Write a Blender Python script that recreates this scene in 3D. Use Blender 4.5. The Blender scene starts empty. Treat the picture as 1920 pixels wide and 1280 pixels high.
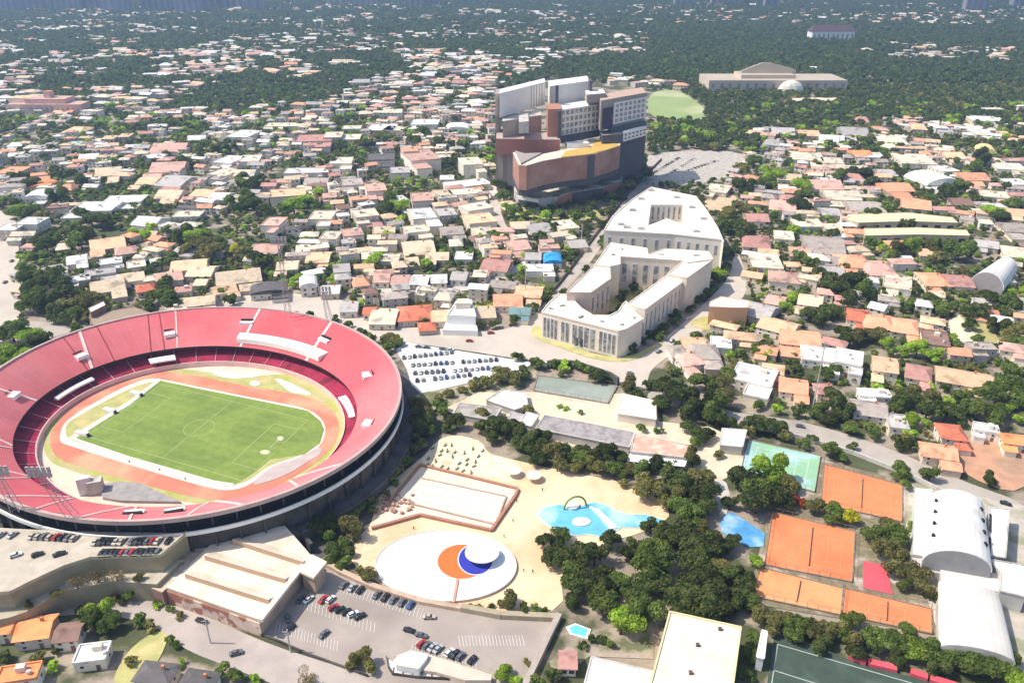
import bpy, math, random
import numpy as np
from mathutils import Vector
from mathutils.geometry import tessellate_polygon
random.seed(7)
S = bpy.context.scene
COL = S.collection
# ---------------------------------------------------------------- camera, sky, sun, exposure
F = 1500.0; YH = -100.0; PIT = math.atan((640 - YH) / F); H = 225.0
CP, SP = math.cos(PIT), math.sin(PIT)
cam = bpy.data.cameras.new('camera'); cam.sensor_width = 36; cam.lens = 36 * F / 1920
cam.clip_start = 1; cam.clip_end = 30000
co = bpy.data.objects.new('camera', cam); COL.objects.link(co)
co.location = (0, 0, H); co.rotation_euler = (math.pi / 2 - PIT, 0, 0); S.camera = co
SUN_EL, SUN_AZ = math.radians(54), math.radians(-88)      # azimuth measured from +Y towards +X
w = bpy.data.worlds.new('World'); S.world = w; w.use_nodes = True
nt = w.node_tree; sky = nt.nodes.new('ShaderNodeTexSky'); sky.sky_type = 'NISHITA'; sky.sun_disc = False
sky.sun_elevation = SUN_EL; sky.sun_rotation = SUN_AZ; sky.dust_density = 2.0; sky.ozone_density = .7
bg = nt.nodes['Background']; bg.inputs['Strength'].default_value = 0.145
nt.links.new(sky.outputs[0], bg.inputs[0])
sl = bpy.data.lights.new('sun', 'SUN'); sl.energy = 4.0; sl.angle = math.radians(0.5); sl.color = (1, .92, .79)
so = bpy.data.objects.new('sun', sl); COL.objects.link(so)
sd = Vector((math.sin(SUN_AZ) * math.cos(SUN_EL), math.cos(SUN_AZ) * math.cos(SUN_EL), math.sin(SUN_EL)))
so.rotation_euler = sd.to_track_quat('Z', 'Y').to_euler()
S.view_settings.view_transform = 'Standard'; S.view_settings.look = 'None'
S.view_settings.exposure = 0.36; S.view_settings.gamma = 1
S.cycles.max_bounces = 5; S.cycles.diffuse_bounces = 3; S.cycles.volume_bounces = 0
S.cycles.transparent_max_bounces = 4

# ---------------------------------------------------------------- helpers: survey of the ground
def W(x, y, z=0.0):
    u = (x - 960) / F; v = -(y - 640) / F
    dy = CP + v * SP; dz = -SP + v * CP; t = (z - H) / dz
    return Vector((u * t, dy * t, z))
def zat(y, Y):
    v = -(y - 640) / F
    return H + Y * (-SP + v * CP) / (CP + v * SP)
def pix(p):
    d = p[1] * CP + (H - p[2]) * SP
    up = p[1] * SP - (H - p[2]) * CP
    return 960 + F * p[0] / d, 640 - F * up / d, F / d
def T(pts, ox=0, oy=0, s=2.977): return [(ox + a / s, oy + b / s) for a, b in pts]
def WP(pts, z=0.0): return [W(a, b, z) for a, b in pts]
def soft(P, n=2):
    for _ in range(n): P = [q for i in range(len(P)) for q in ((P[i][0] * .75 + P[(i + 1) % len(P)][0] * .25, P[i][1] * .75 + P[(i + 1) % len(P)][1] * .25), (P[i][0] * .25 + P[(i + 1) % len(P)][0] * .75, P[i][1] * .25 + P[(i + 1) % len(P)][1] * .75))]
    return P
def inpoly(x, y, P):
    c = False; n = len(P); j = n - 1
    for i in range(n):
        if (P[i][1] > y) != (P[j][1] > y) and x < (P[j][0] - P[i][0]) * (y - P[i][1]) / (P[j][1] - P[i][1]) + P[i][0]: c = not c
        j = i
    return c

# ---------------------------------------------------------------- materials
MATS = {}
def mat(name, rgb, rough=.8, amp=.15, scale=.3, rgb2=None, thr=.5, big=.03, ov=0.0, spec=.3, bump=0, rows=None, metallic=0, blend=.15, seam=None):
    """noise-mottled surface; rgb2 = wear or second cover with its own shape"""
    if name in MATS: return MATS[name]
    m = bpy.data.materials.new(name); m.use_nodes = True; t = m.node_tree; N = t.nodes; L = t.links
    p = N['Principled BSDF']; p.inputs['Roughness'].default_value = rough
    p.inputs['Specular IOR Level'].default_value = spec; p.inputs['Metallic'].default_value = metallic
    g = N.new('ShaderNodeNewGeometry')
    def noise(sc, det=3):
        n = N.new('ShaderNodeTexNoise'); n.inputs['Scale'].default_value = sc; n.inputs['Detail'].default_value = det
        L.new(g.outputs['Position'], n.inputs['Vector']); return n.outputs['Fac']
    def mth(op, a, b):
        n = N.new('ShaderNodeMath'); n.operation = op
        for i, v in enumerate((a, b)):
            if isinstance(v, (int, float)): n.inputs[i].default_value = v
            else: L.new(v, n.inputs[i])
        return n.outputs[0]
    col = None
    c1 = N.new('ShaderNodeRGB'); c1.outputs[0].default_value = (*rgb, 1); col = c1.outputs[0]
    if rgb2:
        r = N.new('ShaderNodeValToRGB'); e = r.color_ramp.elements
        e[0].position = max(0, thr - blend / 2); e[0].color = (0, 0, 0, 1); e[1].position = min(1, thr + blend / 2); e[1].color = (1, 1, 1, 1)
        L.new(noise(big, 5), r.inputs[0])
        mx = N.new('ShaderNodeMix'); mx.data_type = 'RGBA'; L.new(r.outputs[0], mx.inputs[0]); L.new(col, mx.inputs[6]); mx.inputs[7].default_value = (*rgb2, 1)
        col = mx.outputs[2]
    f = mth('ADD', mth('MULTIPLY', mth('SUBTRACT', noise(scale), .5), amp * 4), 1.0)
    f2 = mth('ADD', mth('MULTIPLY', mth('SUBTRACT', noise(scale * 6.3, 2), .5), amp * 2), 1.0)
    f = mth('MULTIPLY', f, f2)
    if ov:
        oi = N.new('ShaderNodeObjectInfo')
        f = mth('MULTIPLY', f, mth('ADD', mth('MULTIPLY', mth('SUBTRACT', oi.outputs['Random'], .5), ov), 1.0))
    if seam:
        dt = N.new('ShaderNodeVectorMath'); dt.operation = 'DOT_PRODUCT'; L.new(g.outputs['Position'], dt.inputs[0]); dt.inputs[1].default_value = (math.cos(seam[0]) / seam[1], math.sin(seam[0]) / seam[1], 0)
        f = mth('MULTIPLY', f, mth('SUBTRACT', 1.0, mth('MULTIPLY', mth('LESS_THAN', mth('FRACT', dt.outputs['Value'], 0), seam[3]), seam[2])))
    if rows:
        uv = N.new('ShaderNodeUVMap'); sx = N.new('ShaderNodeSeparateXYZ'); L.new(uv.outputs[0], sx.inputs[0])
        rr = mth('FRACT', mth('MULTIPLY', sx.outputs[1], rows), 0); rr = mth('LESS_THAN', rr, .3)
        f = mth('MULTIPLY', f, mth('SUBTRACT', 1.0, mth('MULTIPLY', rr, .18)))
        bu = mth('FLOOR', mth('MULTIPLY', sx.outputs[0], 52), 0); bv = mth('FLOOR', mth('MULTIPLY', sx.outputs[1], 2.999), 0)
        wn = N.new('ShaderNodeTexWhiteNoise'); wn.noise_dimensions = '2D'; cb_ = N.new('ShaderNodeCombineXYZ'); L.new(bu, cb_.inputs[0]); L.new(bv, cb_.inputs[1]); L.new(cb_.outputs[0], wn.inputs['Vector'])
        f = mth('MULTIPLY', f, mth('ADD', mth('MULTIPLY', wn.outputs['Value'], .10), .95))
        al = mth('LESS_THAN', mth('FRACT', mth('MULTIPLY', sx.outputs[0], 104), 0), .07)
        f = mth('MULTIPLY', f, mth('ADD', mth('MULTIPLY', al, .10), 1.0))
    vm = N.new('ShaderNodeVectorMath'); vm.operation = 'SCALE'; L.new(col, vm.inputs[0]); L.new(f, vm.inputs['Scale'])
    L.new(vm.outputs[0], p.inputs['Base Color'])
    if bump:
        b = N.new('ShaderNodeBump'); b.inputs['Strength'].default_value = bump; b.inputs['Distance'].default_value = .5
        L.new(noise(scale * 4, 4), b.inputs['Height']); L.new(b.outputs[0], p.inputs['Normal'])
    MATS[name] = m; return m
def leafmat(name, rgb, rgb2):
    m = mat(name, rgb, .75, .28, .12, rgb2, .55, .35, .5, .15)
    t = m.node_tree; N = t.nodes; p = N['Principled BSDF']; tr = N.new('ShaderNodeBsdfTranslucent'); mx = N.new('ShaderNodeMixShader'); mx.inputs[0].default_value = .38
    src = p.inputs['Base Color'].links[0].from_socket; g = N.new('ShaderNodeVectorMath'); g.operation = 'MULTIPLY'; g.inputs[1].default_value = (1.7, 1.9, 1.0); t.links.new(src, g.inputs[0])
    t.links.new(g.outputs[0], tr.inputs['Color']); t.links.new(p.outputs[0], mx.inputs[1]); t.links.new(tr.outputs[0], mx.inputs[2]); t.links.new(mx.outputs[0], N['Material Output'].inputs['Surface'])
    return m
ROOFC = dict(
    cream=((.72, .64, .50), 'cream'), white=((.74, .72, .69), 'white'), salmon=((.74, .36, .22), 'salmon'), pink=((.62, .39, .32), 'dusty pink'),
    peach=((.74, .50, .32), 'peach'), orange=((.86, .33, .14), 'orange'), red=((.62, .20, .12), 'brick red'), brown=((.26, .16, .13), 'dark brown'),
    taupe=((.42, .36, .32), 'taupe'), grey=((.46, .43, .41), 'grey'), tan=((.66, .53, .38), 'tan'), dark=((.13, .12, .12), 'charcoal'),
    rose=((.52, .28, .24), 'rose brown'), yellow=((.82, .66, .30), 'pale yellow'), blue=((.05, .36, .75), 'bright blue'), teal=((.20, .32, .33), 'teal grey'),
    green=((.45, .55, .48), 'pale green'))
for k, (c, _) in ROOFC.items():
    mat('roof_' + k, c, .85, .16, .35, tuple(x * .55 for x in c), .62, .12, .3, .2, bump=.3)
WALLM = [mat('wall_white', (.78, .73, .65), .85, .08, .3, (.6, .55, .48), .66, .2, .2), mat('wall_cream', (.78, .70, .56), .85, .08, .3, (.55, .47, .37), .66, .2, .2),
         mat('wall_beige', (.62, .52, .42), .85, .1, .3, (.45, .36, .29), .62, .2, .2), mat('wall_grey', (.50, .45, .40), .85, .1, .3, (.35, .33, .31), .62, .2, .2)]
WALLC = ['white', 'cream', 'beige', 'grey']
M_PINKW = mat('wall_pink', (.74, .48, .40), .85, .1, .3, (.55, .35, .3), .62, .2)
M_GLASS = mat('window_glass', (.055, .065, .08), .25, .1, .5, spec=.5)
M_GLASSL = mat('window_glass_pale', (.22, .23, .25), .35, .25, .25, (.5, .49, .47), .55, .3, spec=.5)
M_WFRAME = mat('white_frame', (.80, .79, .76), .6, .05, 1)
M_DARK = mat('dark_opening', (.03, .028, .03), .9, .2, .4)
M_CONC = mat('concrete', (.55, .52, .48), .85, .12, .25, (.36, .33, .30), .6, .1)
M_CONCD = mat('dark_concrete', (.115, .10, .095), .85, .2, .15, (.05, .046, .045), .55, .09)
M_ASPH = mat('asphalt', (.30, .27, .25), .9, .12, .2, (.22, .2, .19), .55, .04)
M_ROAD = mat('pale_road', (.44, .39, .345), .9, .08, .15, (.36, .32, .285), .58, .035)
M_ROADC = mat('cream_road', (.56, .495, .425), .9, .08, .12, (.47, .41, .35), .6, .03)
M_LOT = mat('car_park_surface', (.39, .335, .295), .9, .09, .2, (.31, .265, .235), .55, .05)
M_LOTW = mat('white_car_park_surface', (.68, .67, .66), .8, .07, .2, (.62, .62, .62), .62, .06)
M_PLAZA = mat('pool_deck_paving', (.80, .61, .41), .85, .08, .25, (.74, .49, .30), .56, .03)
M_SAND = mat('cream_paving', (.80, .69, .50), .9, .12, .25, (.62, .52, .34), .6, .14)
M_POOLW = mat('pale_pool_water', (.80, .84, .87), .5, .02, .1, (.84, .86, .88), .5, .02, spec=.4)
M_POOLB = mat('blue_pool_water', (.16, .50, .68), .15, .12, .2, (.44, .68, .77), .56, .05, spec=.5)
M_POOLD = mat('deep_blue_pool_water', (.10, .33, .62), .15, .2, .2, (.34, .55, .75), .55, .09, spec=.5)
M_TURQ = mat('turquoise_water', (.15, .62, .68), .15, .1, .5, spec=.5)
M_OCIRC = mat('orange_floor', (.62, .17, .04), .8, .06, .5)
M_BCIRC = mat('royal_blue_floor', (.035, .045, .40), .7, .06, .5)
M_WHITE = mat('white_paint', (.86, .85, .82), .6, .05, .3)
M_WROOF = mat('white_sheet_roof', (.80, .785, .76), .5, .05, .2, (.62, .60, .56), .62, .09, seam=(-.3, 2.6, .10, .12))
M_CROOF = mat('cream_sheet_roof', (.78, .69, .56), .7, .05, .25, (.66, .56, .44), .60, .09, seam=(-.55, 3.0, .09, .1))
M_BRICK = mat('brown_brick', (.34, .20, .16), .85, .15, .4, (.24, .14, .12), .55, .08)
M_BRICKR = mat('red_brick', (.50, .17, .12), .85, .15, .4, (.36, .12, .09), .55, .1)
M_BRICKO = mat('orange_brick', (.60, .24, .12), .85, .12, .4)
M_TANW = mat('tan_wall', (.56, .42, .31), .85, .15, .3, (.42, .30, .22), .58, .15)
M_CLAY = mat('clay_court', (.72, .245, .105), .9, .10, .12, (.62, .20, .085), .58, .05)
M_CLAYP = mat('pale_clay_court', (.78, .34, .15), .9, .1, .12, (.66, .27, .11), .56, .05)
M_GCOURT = mat('green_court', (.28, .50, .31), .7, .1, .1, (.42, .60, .70), .54, .045)  # green with pale blue patches mixed in by noise
M_GREYC = mat('grey_green_court', (.27, .31, .26), .85, .08, .15, (.32, .36, .31), .55, .05)
M_DKC = mat('dark_green_court', (.055, .085, .065), .85, .15, .2, (.09, .12, .1), .6, .08)
M_REDMAT = mat('crimson_court', (.66, .10, .13), .8, .12, .2)
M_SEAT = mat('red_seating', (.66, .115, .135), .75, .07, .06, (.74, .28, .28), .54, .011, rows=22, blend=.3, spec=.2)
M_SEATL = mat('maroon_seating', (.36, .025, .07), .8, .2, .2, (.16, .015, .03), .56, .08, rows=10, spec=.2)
M_AISLE = mat('pale_aisle', (.80, .60, .55), .8, .1, .3)
M_TRACK = mat('running_track', (.62, .21, .14), .9, .06, .2, (.70, .36, .22), .55, .03)
M_PITCH = mat('pitch_grass', (.215, .30, .065), .95, .12, .35, (.18, .255, .06), .52, .05)
M_STRIPE = mat('pitch_mown_stripe', (.20, .285, .06), .95, .12, .35, (.16, .24, .05), .52, .05)
M_GRASSO = mat('olive_grass', (.42, .42, .16), .95, .15, .2, (.55, .47, .22), .55, .07)
M_GRASSY = mat('yellow_verge', (.47, .43, .20), .95, .12, .2, (.40, .42, .10), .55, .08)
M_LAWN = mat('golf_lawn', (.30, .38, .15), .95, .08, .02, (.48, .50, .28), .56, .008)
M_TRUNK = mat('bark', (.10, .075, .055), .95, .2, 1)
M_METAL = mat('galvanised_steel', (.42, .41, .42), .5, .1, 1, metallic=.3)
M_DMETAL = mat('dark_steel', (.05, .05, .055), .6, .1, 1)
M_TYRE = mat('tyre_rubber', (.02, .02, .02), .9, .1, 1)
LEAF = dict(d=leafmat('leaf_dark_green', (.070, .095, .028), (.145, .165, .05)), g=leafmat('leaf_mid_green', (.11, .155, .038), (.19, .235, .06)),
            b=leafmat('leaf_lime', (.24, .34, .045), (.36, .44, .07)), o=leafmat('leaf_olive', (.165, .155, .055), (.25, .23, .09)),
            y=leafmat('leaf_yellow', (.55, .50, .03), (.36, .36, .04)), k=leafmat('leaf_dry_brown', (.20, .155, .095), (.28, .22, .15)), r=leafmat('leaf_rust_red', (.32, .07, .04), (.22, .06, .03)))
LEAFW = dict(d='dark green', g='mid green', b='lime green', o='olive green', y='yellow-flowering', k='dry brown', r='rust red')

# ---------------------------------------------------------------- mesh builder and scene tree
class MB:
    def __init__(s): s.v = []; s.f = []; s.m = []; s.uv = None
    def quad(s, *p, m=0):
        n = len(s.v); s.v += [tuple(q) for q in p]; s.f.append(tuple(range(n, n + len(p)))); s.m.append(m); return s
    def prism(s, loops, z0, z1, m=0, mt=None, bottom=False, z1s=None):
        """loops: outer loop (and holes) of 2-D points; walls m, top mt"""
        if not isinstance(loops[0][0], (tuple, list, Vector)): loops = [loops]
        mt = m if mt is None else mt
        flat = [Vector((p[0], p[1], 0)) for l in loops for p in l]
        tri = tessellate_polygon([[Vector((p[0], p[1], 0)) for p in l] for l in loops])
        b = len(s.v); k = len(flat)
        s.v += [(p.x, p.y, z0) for p in flat] + [(p.x, p.y, z1 if z1s is None else z1s[i]) for i, p in enumerate(flat)]
        for t in tri:
            a, c, d = (flat[i] for i in t)
            if (c - a).cross(d - a).z < 0: t = (t[0], t[2], t[1])
            s.f.append(tuple(b + k + i for i in t)); s.m.append(mt)
            if bottom: s.f.append(tuple(b + i for i in reversed(t))); s.m.append(m)
        o = b
        for li, l in enumerate(loops):
            n = len(l); ar = sum(l[i][0] * l[(i + 1) % n][1] - l[(i + 1) % n][0] * l[i][1] for i in range(n))
            for i in range(n):
                j = (i + 1) % n
                q = (o + i, o + j, o + j + k, o + i + k)
                if (ar < 0) != (li > 0): q = q[::-1]
                s.f.append(q); s.m.append(m)
            o += n
        return s
    def box(s, c, sx, sy, z0, z1, rot=0, m=0, mt=None):
        ca, sa = math.cos(rot), math.sin(rot)
        P = [(c[0] + x * ca - y * sa, c[1] + x * sa + y * ca) for x, y in ((-sx / 2, -sy / 2), (sx / 2, -sy / 2), (sx / 2, sy / 2), (-sx / 2, sy / 2))]
        return s.prism(P, z0, z1, m, mt, True)
    def bar(s, a, b, r, m=0, n=6):
        a = Vector(a); b = Vector(b); d = (b - a)
        if d.length < 1e-6: return s
        d.normalize(); u = d.orthogonal().normalized(); v = d.cross(u); k = len(s.v)
        for p in (a, b):
            for i in range(n):
                t = 2 * math.pi * i / n; s.v.append(tuple(p + (u * math.cos(t) + v * math.sin(t)) * r))
        for i in range(n):
            j = (i + 1) % n; s.f.append((k + i, k + j, k + n + j, k + n + i)); s.m.append(m)
        s.f.append(tuple(k + i for i in reversed(range(n)))); s.m.append(m)
        s.f.append(tuple(k + n + i for i in range(n))); s.m.append(m); return s
    def wall(s, a, b, t, z0, z1, m=0):
        """upright slab of thickness t between two plan points"""
        a = Vector((a[0], a[1])); b = Vector((b[0], b[1])); d = (b - a).normalized(); n = Vector((-d.y, d.x)) * t / 2
        return s.prism([tuple(a - n), tuple(b - n), tuple(b + n), tuple(a + n)], z0, z1, m, bottom=True)
    def mesh(s, name, mats, off=(0, 0, 0), smooth=False):
        me = bpy.data.meshes.new(name)
        me.from_pydata([(a[0] - off[0], a[1] - off[1], a[2] - off[2]) for a in s.v], [], s.f)
        for m in (mats if isinstance(mats, (list, tuple)) else [mats]): me.materials.append(m)
        me.polygons.foreach_set('material_index', s.m)
        if s.uv:
            ul = me.uv_layers.new(name='UVMap')
            for p in me.polygons:
                for li, vi in zip(p.loop_indices, p.vertices): ul.data[li].uv = s.uv[vi]
        if smooth: me.shade_smooth()
        me.update(); return me
    def build(s, name, mats, parent=None, smooth=False):
        off = parent_off(parent)
        o = bpy.data.objects.new(name, s.mesh(name, mats, off, smooth)); COL.objects.link(o); o.parent = parent
        return o
def parent_off(p):
    x = Vector((0, 0, 0))
    while p is not None: x += p.location; p = p.parent
    return x
def tag(o, label=None, cat=None, group=None, kind=None):
    if label: o['label'] = label
    if cat: o['category'] = cat
    if group: o['group'] = group
    if kind: o['kind'] = kind
    return o
def thing(name, label, cat, loc=(0, 0, 0), group=None):
    o = bpy.data.objects.new(name, None); COL.objects.link(o); o.location = loc; o.empty_display_size = .1
    return tag(o, label, cat, group)
def sheet(name, pts, z, m, kind='structure'):
    """ground cover traced as a thin sheet lying on the ground"""
    mb = MB(); P = [W(a, b, 0) for a, b in pts]
    mb.prism([(p.x, p.y) for p in P], z - .03, z); o = mb.build(name, m); tag(o, kind=kind); return o
def arc(cx, cy, rx, ry, n=48, a0=0, a1=360):
    return [(cx + rx * math.cos(math.radians(a0 + (a1 - a0) * i / n)), cy + ry * math.sin(math.radians(a0 + (a1 - a0) * i / n))) for i in range(n)]
def windows(parent, A, B, z0, z1, nc, nr, fx=.6, fz=.6, glass=M_GLASS, frame=M_WFRAME, deep=.12, name='window', jit=0, pane=True):
    """rows of windows on the wall from A to B, each a frame with its pane"""
    A = Vector((A[0], A[1], 0)); B = Vector((B[0], B[1], 0)); d = (B - A); Ln = d.length; d.normalize(); n = Vector((d.y, -d.x, 0))
    cw = Ln / nc; ch = (z1 - z0) / nr; hw = cw * fx / 2; hz = ch * fz / 2
    fr = MB(); pn = MB()
    def q(mb, e, o0, o1):
        P = [(-hw + e, o0, -hz + e), (hw - e, o0, -hz + e), (hw - e, o0, hz - e), (-hw + e, o0, hz - e), (-hw + e, o1, -hz + e), (hw - e, o1, -hz + e), (hw - e, o1, hz - e), (-hw + e, o1, hz - e)]
        V = [d * a + n * b + Vector((0, 0, c)) for a, b, c in P]
        for f in ((4, 5, 6, 7), (0, 1, 5, 4), (1, 2, 6, 5), (2, 3, 7, 6), (3, 0, 4, 7)): mb.quad(*[V[i] for i in f])
    q(fr, 0, -.05, deep); q(pn, min(.25, hw * .2), deep - .02, deep + .05)
    fm = fr.mesh(name, frame); pm = pn.mesh('pane', glass)
    off = parent_off(parent)
    for i in range(nc):
        for j in range(nr):
            c = A + d * cw * (i + .5) + Vector((0, 0, z0 + ch * (j + .5)))
            if pane:
                o = bpy.data.objects.new(name, fm); COL.objects.link(o); o.parent = parent; o.location = c - off
                p = bpy.data.objects.new('pane', pm); COL.objects.link(p); p.parent = o
            else:
                o = bpy.data.objects.new(name, pm); COL.objects.link(o); o.parent = parent; o.location = c - off
def parapet(parent, P, z, m, t=.5, h=.9, name='parapet'):
    mb = MB(); n = len(P)
    for i in range(n): mb.wall(P[i], P[(i + 1) % n], t, z - .3, z + h - .003 * (i % 5))
    return mb.build(name, m, parent)
LM = []          # landmarks that labels can lean on
def lm(phrase, px, py): LM.append((phrase, W(px, py)))
BLOCK = []       # pixel polygons on the ground where nothing is scattered

# ---------------------------------------------------------------- the ground
def ground():
    mb = MB(); n = 60
    xs = [-8000 + 16000 * i / n for i in range(n + 1)]; ys = [-250 + 9000 * i / n for i in range(n + 1)]
    for y in ys:
        for x in xs: mb.v.append((x, y, -.1))
    for j in range(n):
        for i in range(n):
            a = j * (n + 1) + i; mb.f.append((a, a + 1, a + n + 2, a + n + 1)); mb.m.append(0)
    m = mat('town_ground', (.34, .28, .22), .95, .25, .08, (.085, .095, .045), .50, .03, blend=.06)
    tag(mb.build('ground', m), kind='structure')
ground()
HAZE = 1.5e-4
# ---------------------------------------------------------------- stadium
SC = (-164.66, 351.62); TH = -.4896; H1, H2 = 24.3, 10.5
def loop(a, b, c, off=0.0, n=216):
    P = []
    for i in range(n):
        ph = 2 * math.pi * i / n
        r = ((math.cos(ph - TH) / a) ** 2 + (math.sin(ph - TH) / b) ** 2) ** -.5
        r += c[0]
        for k in range((len(c) - 1) // 2): r += c[1 + 2 * k] * math.cos((k + 1) * ph) + c[2 + 2 * k] * math.sin((k + 1) * ph)
        r += off; P.append((SC[0] + r * math.cos(ph), SC[1] + r * math.sin(ph)))
    return P
OUT = lambda off=0.: loop(112.82, 100.13, [-.49, .892, .573, -.864, -1.002, -.138, .419], off)
INN = lambda off=0.: loop(88.14, 74.14, [.023, -.435, -.228, .678, .464, .598, -.319], off)
LOW = lambda off=0.: loop(80.8, 68.58, [.082, .591, .112, .131, -.1], off)
def band(loops, m=0, uv=False, segs=None):
    """surface through a list of (loop, z)"""
    mb = MB(); n = len(loops[0][0]); mb.uv = [] if uv else None
    for li, (L, z) in enumerate(loops):
        for i, p in enumerate(L):
            mb.v.append((p[0], p[1], z))
            if uv: mb.uv.append((i / n, li / (len(loops) - 1)))
    for li in range(len(loops) - 1):
        for i in range(n):
            j = (i + 1) % n; mb.f.append((li * n + i, li * n + j, (li + 1) * n + j, (li + 1) * n + i)); mb.m.append(m)
    return mb
st = thing('stadium', 'huge oval football stadium with red seating bowl and green pitch', 'stadium', (SC[0], SC[1], 0))
def mixl(A, B, t): return [(a[0] + (b[0] - a[0]) * t, a[1] + (b[1] - a[1]) * t) for a, b in zip(A, B)]
o_, i_ = OUT(-1.2), INN()
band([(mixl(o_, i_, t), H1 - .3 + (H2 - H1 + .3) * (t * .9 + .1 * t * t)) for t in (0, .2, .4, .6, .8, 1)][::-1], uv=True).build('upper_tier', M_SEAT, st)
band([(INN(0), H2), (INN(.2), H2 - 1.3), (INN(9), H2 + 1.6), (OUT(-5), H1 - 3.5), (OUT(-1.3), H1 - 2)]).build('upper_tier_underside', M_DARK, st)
band([(OUT(-1.3), H1 - .4), (OUT(-1.3), H1 + .4), (OUT(0), H1 + .4), (OUT(0), H1 - 1.5), (OUT(-4), H1 - 2.6)][::-1]).build('rim_beam', mat('rim_concrete', (.50, .38, .35), .85, .12, .2), st)
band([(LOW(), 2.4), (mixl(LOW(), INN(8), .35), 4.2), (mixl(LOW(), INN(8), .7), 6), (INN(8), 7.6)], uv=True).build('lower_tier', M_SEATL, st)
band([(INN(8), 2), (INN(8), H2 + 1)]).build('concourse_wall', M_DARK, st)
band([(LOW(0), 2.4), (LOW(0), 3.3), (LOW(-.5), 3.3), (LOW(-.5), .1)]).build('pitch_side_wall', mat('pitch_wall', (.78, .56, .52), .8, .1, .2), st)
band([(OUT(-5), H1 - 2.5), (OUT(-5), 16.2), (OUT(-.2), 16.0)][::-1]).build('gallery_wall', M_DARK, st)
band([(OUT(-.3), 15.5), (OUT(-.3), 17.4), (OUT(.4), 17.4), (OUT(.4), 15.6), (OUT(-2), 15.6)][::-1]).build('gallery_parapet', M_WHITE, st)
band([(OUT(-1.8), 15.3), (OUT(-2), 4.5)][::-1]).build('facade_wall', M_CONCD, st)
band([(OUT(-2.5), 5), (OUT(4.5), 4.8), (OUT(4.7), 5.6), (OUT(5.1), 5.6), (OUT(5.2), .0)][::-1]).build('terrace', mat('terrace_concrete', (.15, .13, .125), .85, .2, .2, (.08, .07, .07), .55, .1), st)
Lo, Li = OUT(-.4), OUT(-4.6)
fin = None
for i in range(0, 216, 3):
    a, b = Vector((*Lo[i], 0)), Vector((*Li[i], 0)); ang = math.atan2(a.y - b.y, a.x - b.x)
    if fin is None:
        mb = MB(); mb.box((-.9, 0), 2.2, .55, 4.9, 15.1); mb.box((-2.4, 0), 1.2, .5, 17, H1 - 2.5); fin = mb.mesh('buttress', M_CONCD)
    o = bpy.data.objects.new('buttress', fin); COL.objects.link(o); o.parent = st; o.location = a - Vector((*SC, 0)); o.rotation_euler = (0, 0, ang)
# radial aisles over the upper tier
def ring_at(ph):
    i = int(round(ph / (2 * math.pi) * 216)) % 216; return i
OL, IL = OUT(-1.2), INN(0)
def near_i(px, py, z):                       # index of the loop vertex nearest a picture point
    q = W(px, py, z); a = math.atan2(q.y - SC[1], q.x - SC[0]) % (2 * math.pi); return ring_at(a)
def tz(t): return H1 - .3 + (H2 - H1 + .3) * (t * .9 + .1 * t * t)
def aisle(i, t0=0, t1=1, wd=1.1, m=M_AISLE, j=None, name='aisle'):
    j = i if j is None else j
    a = Vector((*OL[i], 0)); b = Vector((*IL[j], 0)); d = (b - a).normalized(); n = Vector((-d.y, d.x, 0)) * wd / 2; mb = MB()
    ts = [t0 + (t1 - t0) * k / 5 for k in range(6)]
    for k in range(5):
        P = []
        for t, s in ((ts[k], -1), (ts[k + 1], -1), (ts[k + 1], 1), (ts[k], 1)):
            p = a.lerp(b, t) + n * s; p.z = tz(t) + .28; P.append(p)
        mb.quad(*P); 
        for s in (0, 3):
            p0, p1 = P[0 if s == 0 else 3], P[1 if s == 0 else 2]
            mb.quad(p0, p1, p1 - Vector((0, 0, .5)), p0 - Vector((0, 0, .5)))
    return mb.build(name, m, st)
for (x, y, x2, y2, wd) in ((490, 578, 466, 630, 1.6), (628, 603, 578, 672, 1.8), (150, 622, 178, 688, 1.6), (332, 584, 332, 650, .8), (5, 718, 60, 750, 1.6)):
    aisle(near_i(x, y, H1), j=near_i(x2, y2, H2 + 1), wd=wd)
for (x, y, x2, y2) in ((277, 588, 284, 655), (126, 635, 150, 690), (180, 612, 208, 676), (302, 582, 303, 650)):
    aisle(near_i(x, y, H1), j=near_i(x2, y2, H2), wd=.5, m=mat('seat_joint', (.32, .05, .06), .8), name='expansion_joint')
for k, i in enumerate(list(range(118, 200, 7))):
    aisle(i, wd=1.0, j=i - 3 if k % 2 else i + 3)
# entrances cut into the tier: a pale box with a dark mouth
def vomitory(px, py, t, wd=7, dp=5, hh=2.4):
    i = near_i(px, py, (H1 + H2) / 2); a = Vector((*OL[i], 0)); b = Vector((*IL[i], 0)); c = a.lerp(b, t); ang = math.atan2(b.y - a.y, b.x - a.x); z = tz(t)
    mb = MB(); mb.box(c, dp, wd, z - 1.2, z + .9, ang); o = mb.build('entrance_box', M_WHITE, st)
    d = (b - a).normalized()
    mb = MB(); mb.box(c - d * (dp / 2 + .7), 1.3, wd - .5, z - .8, z + 1.9, ang); mb.build('entrance_mouth', M_DARK, o)
for px, py, t in ((317, 630, .62), (162, 667, .62), (37, 740, .6), (456, 619, .4), (586, 648, .45), (677, 702, .55), (690, 790, .6), (255, 957, .5), (330, 960, .5)):
    vomitory(px, py, t, 6 if t > .5 else 8, 5 if t > .5 else 2.5)
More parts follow.
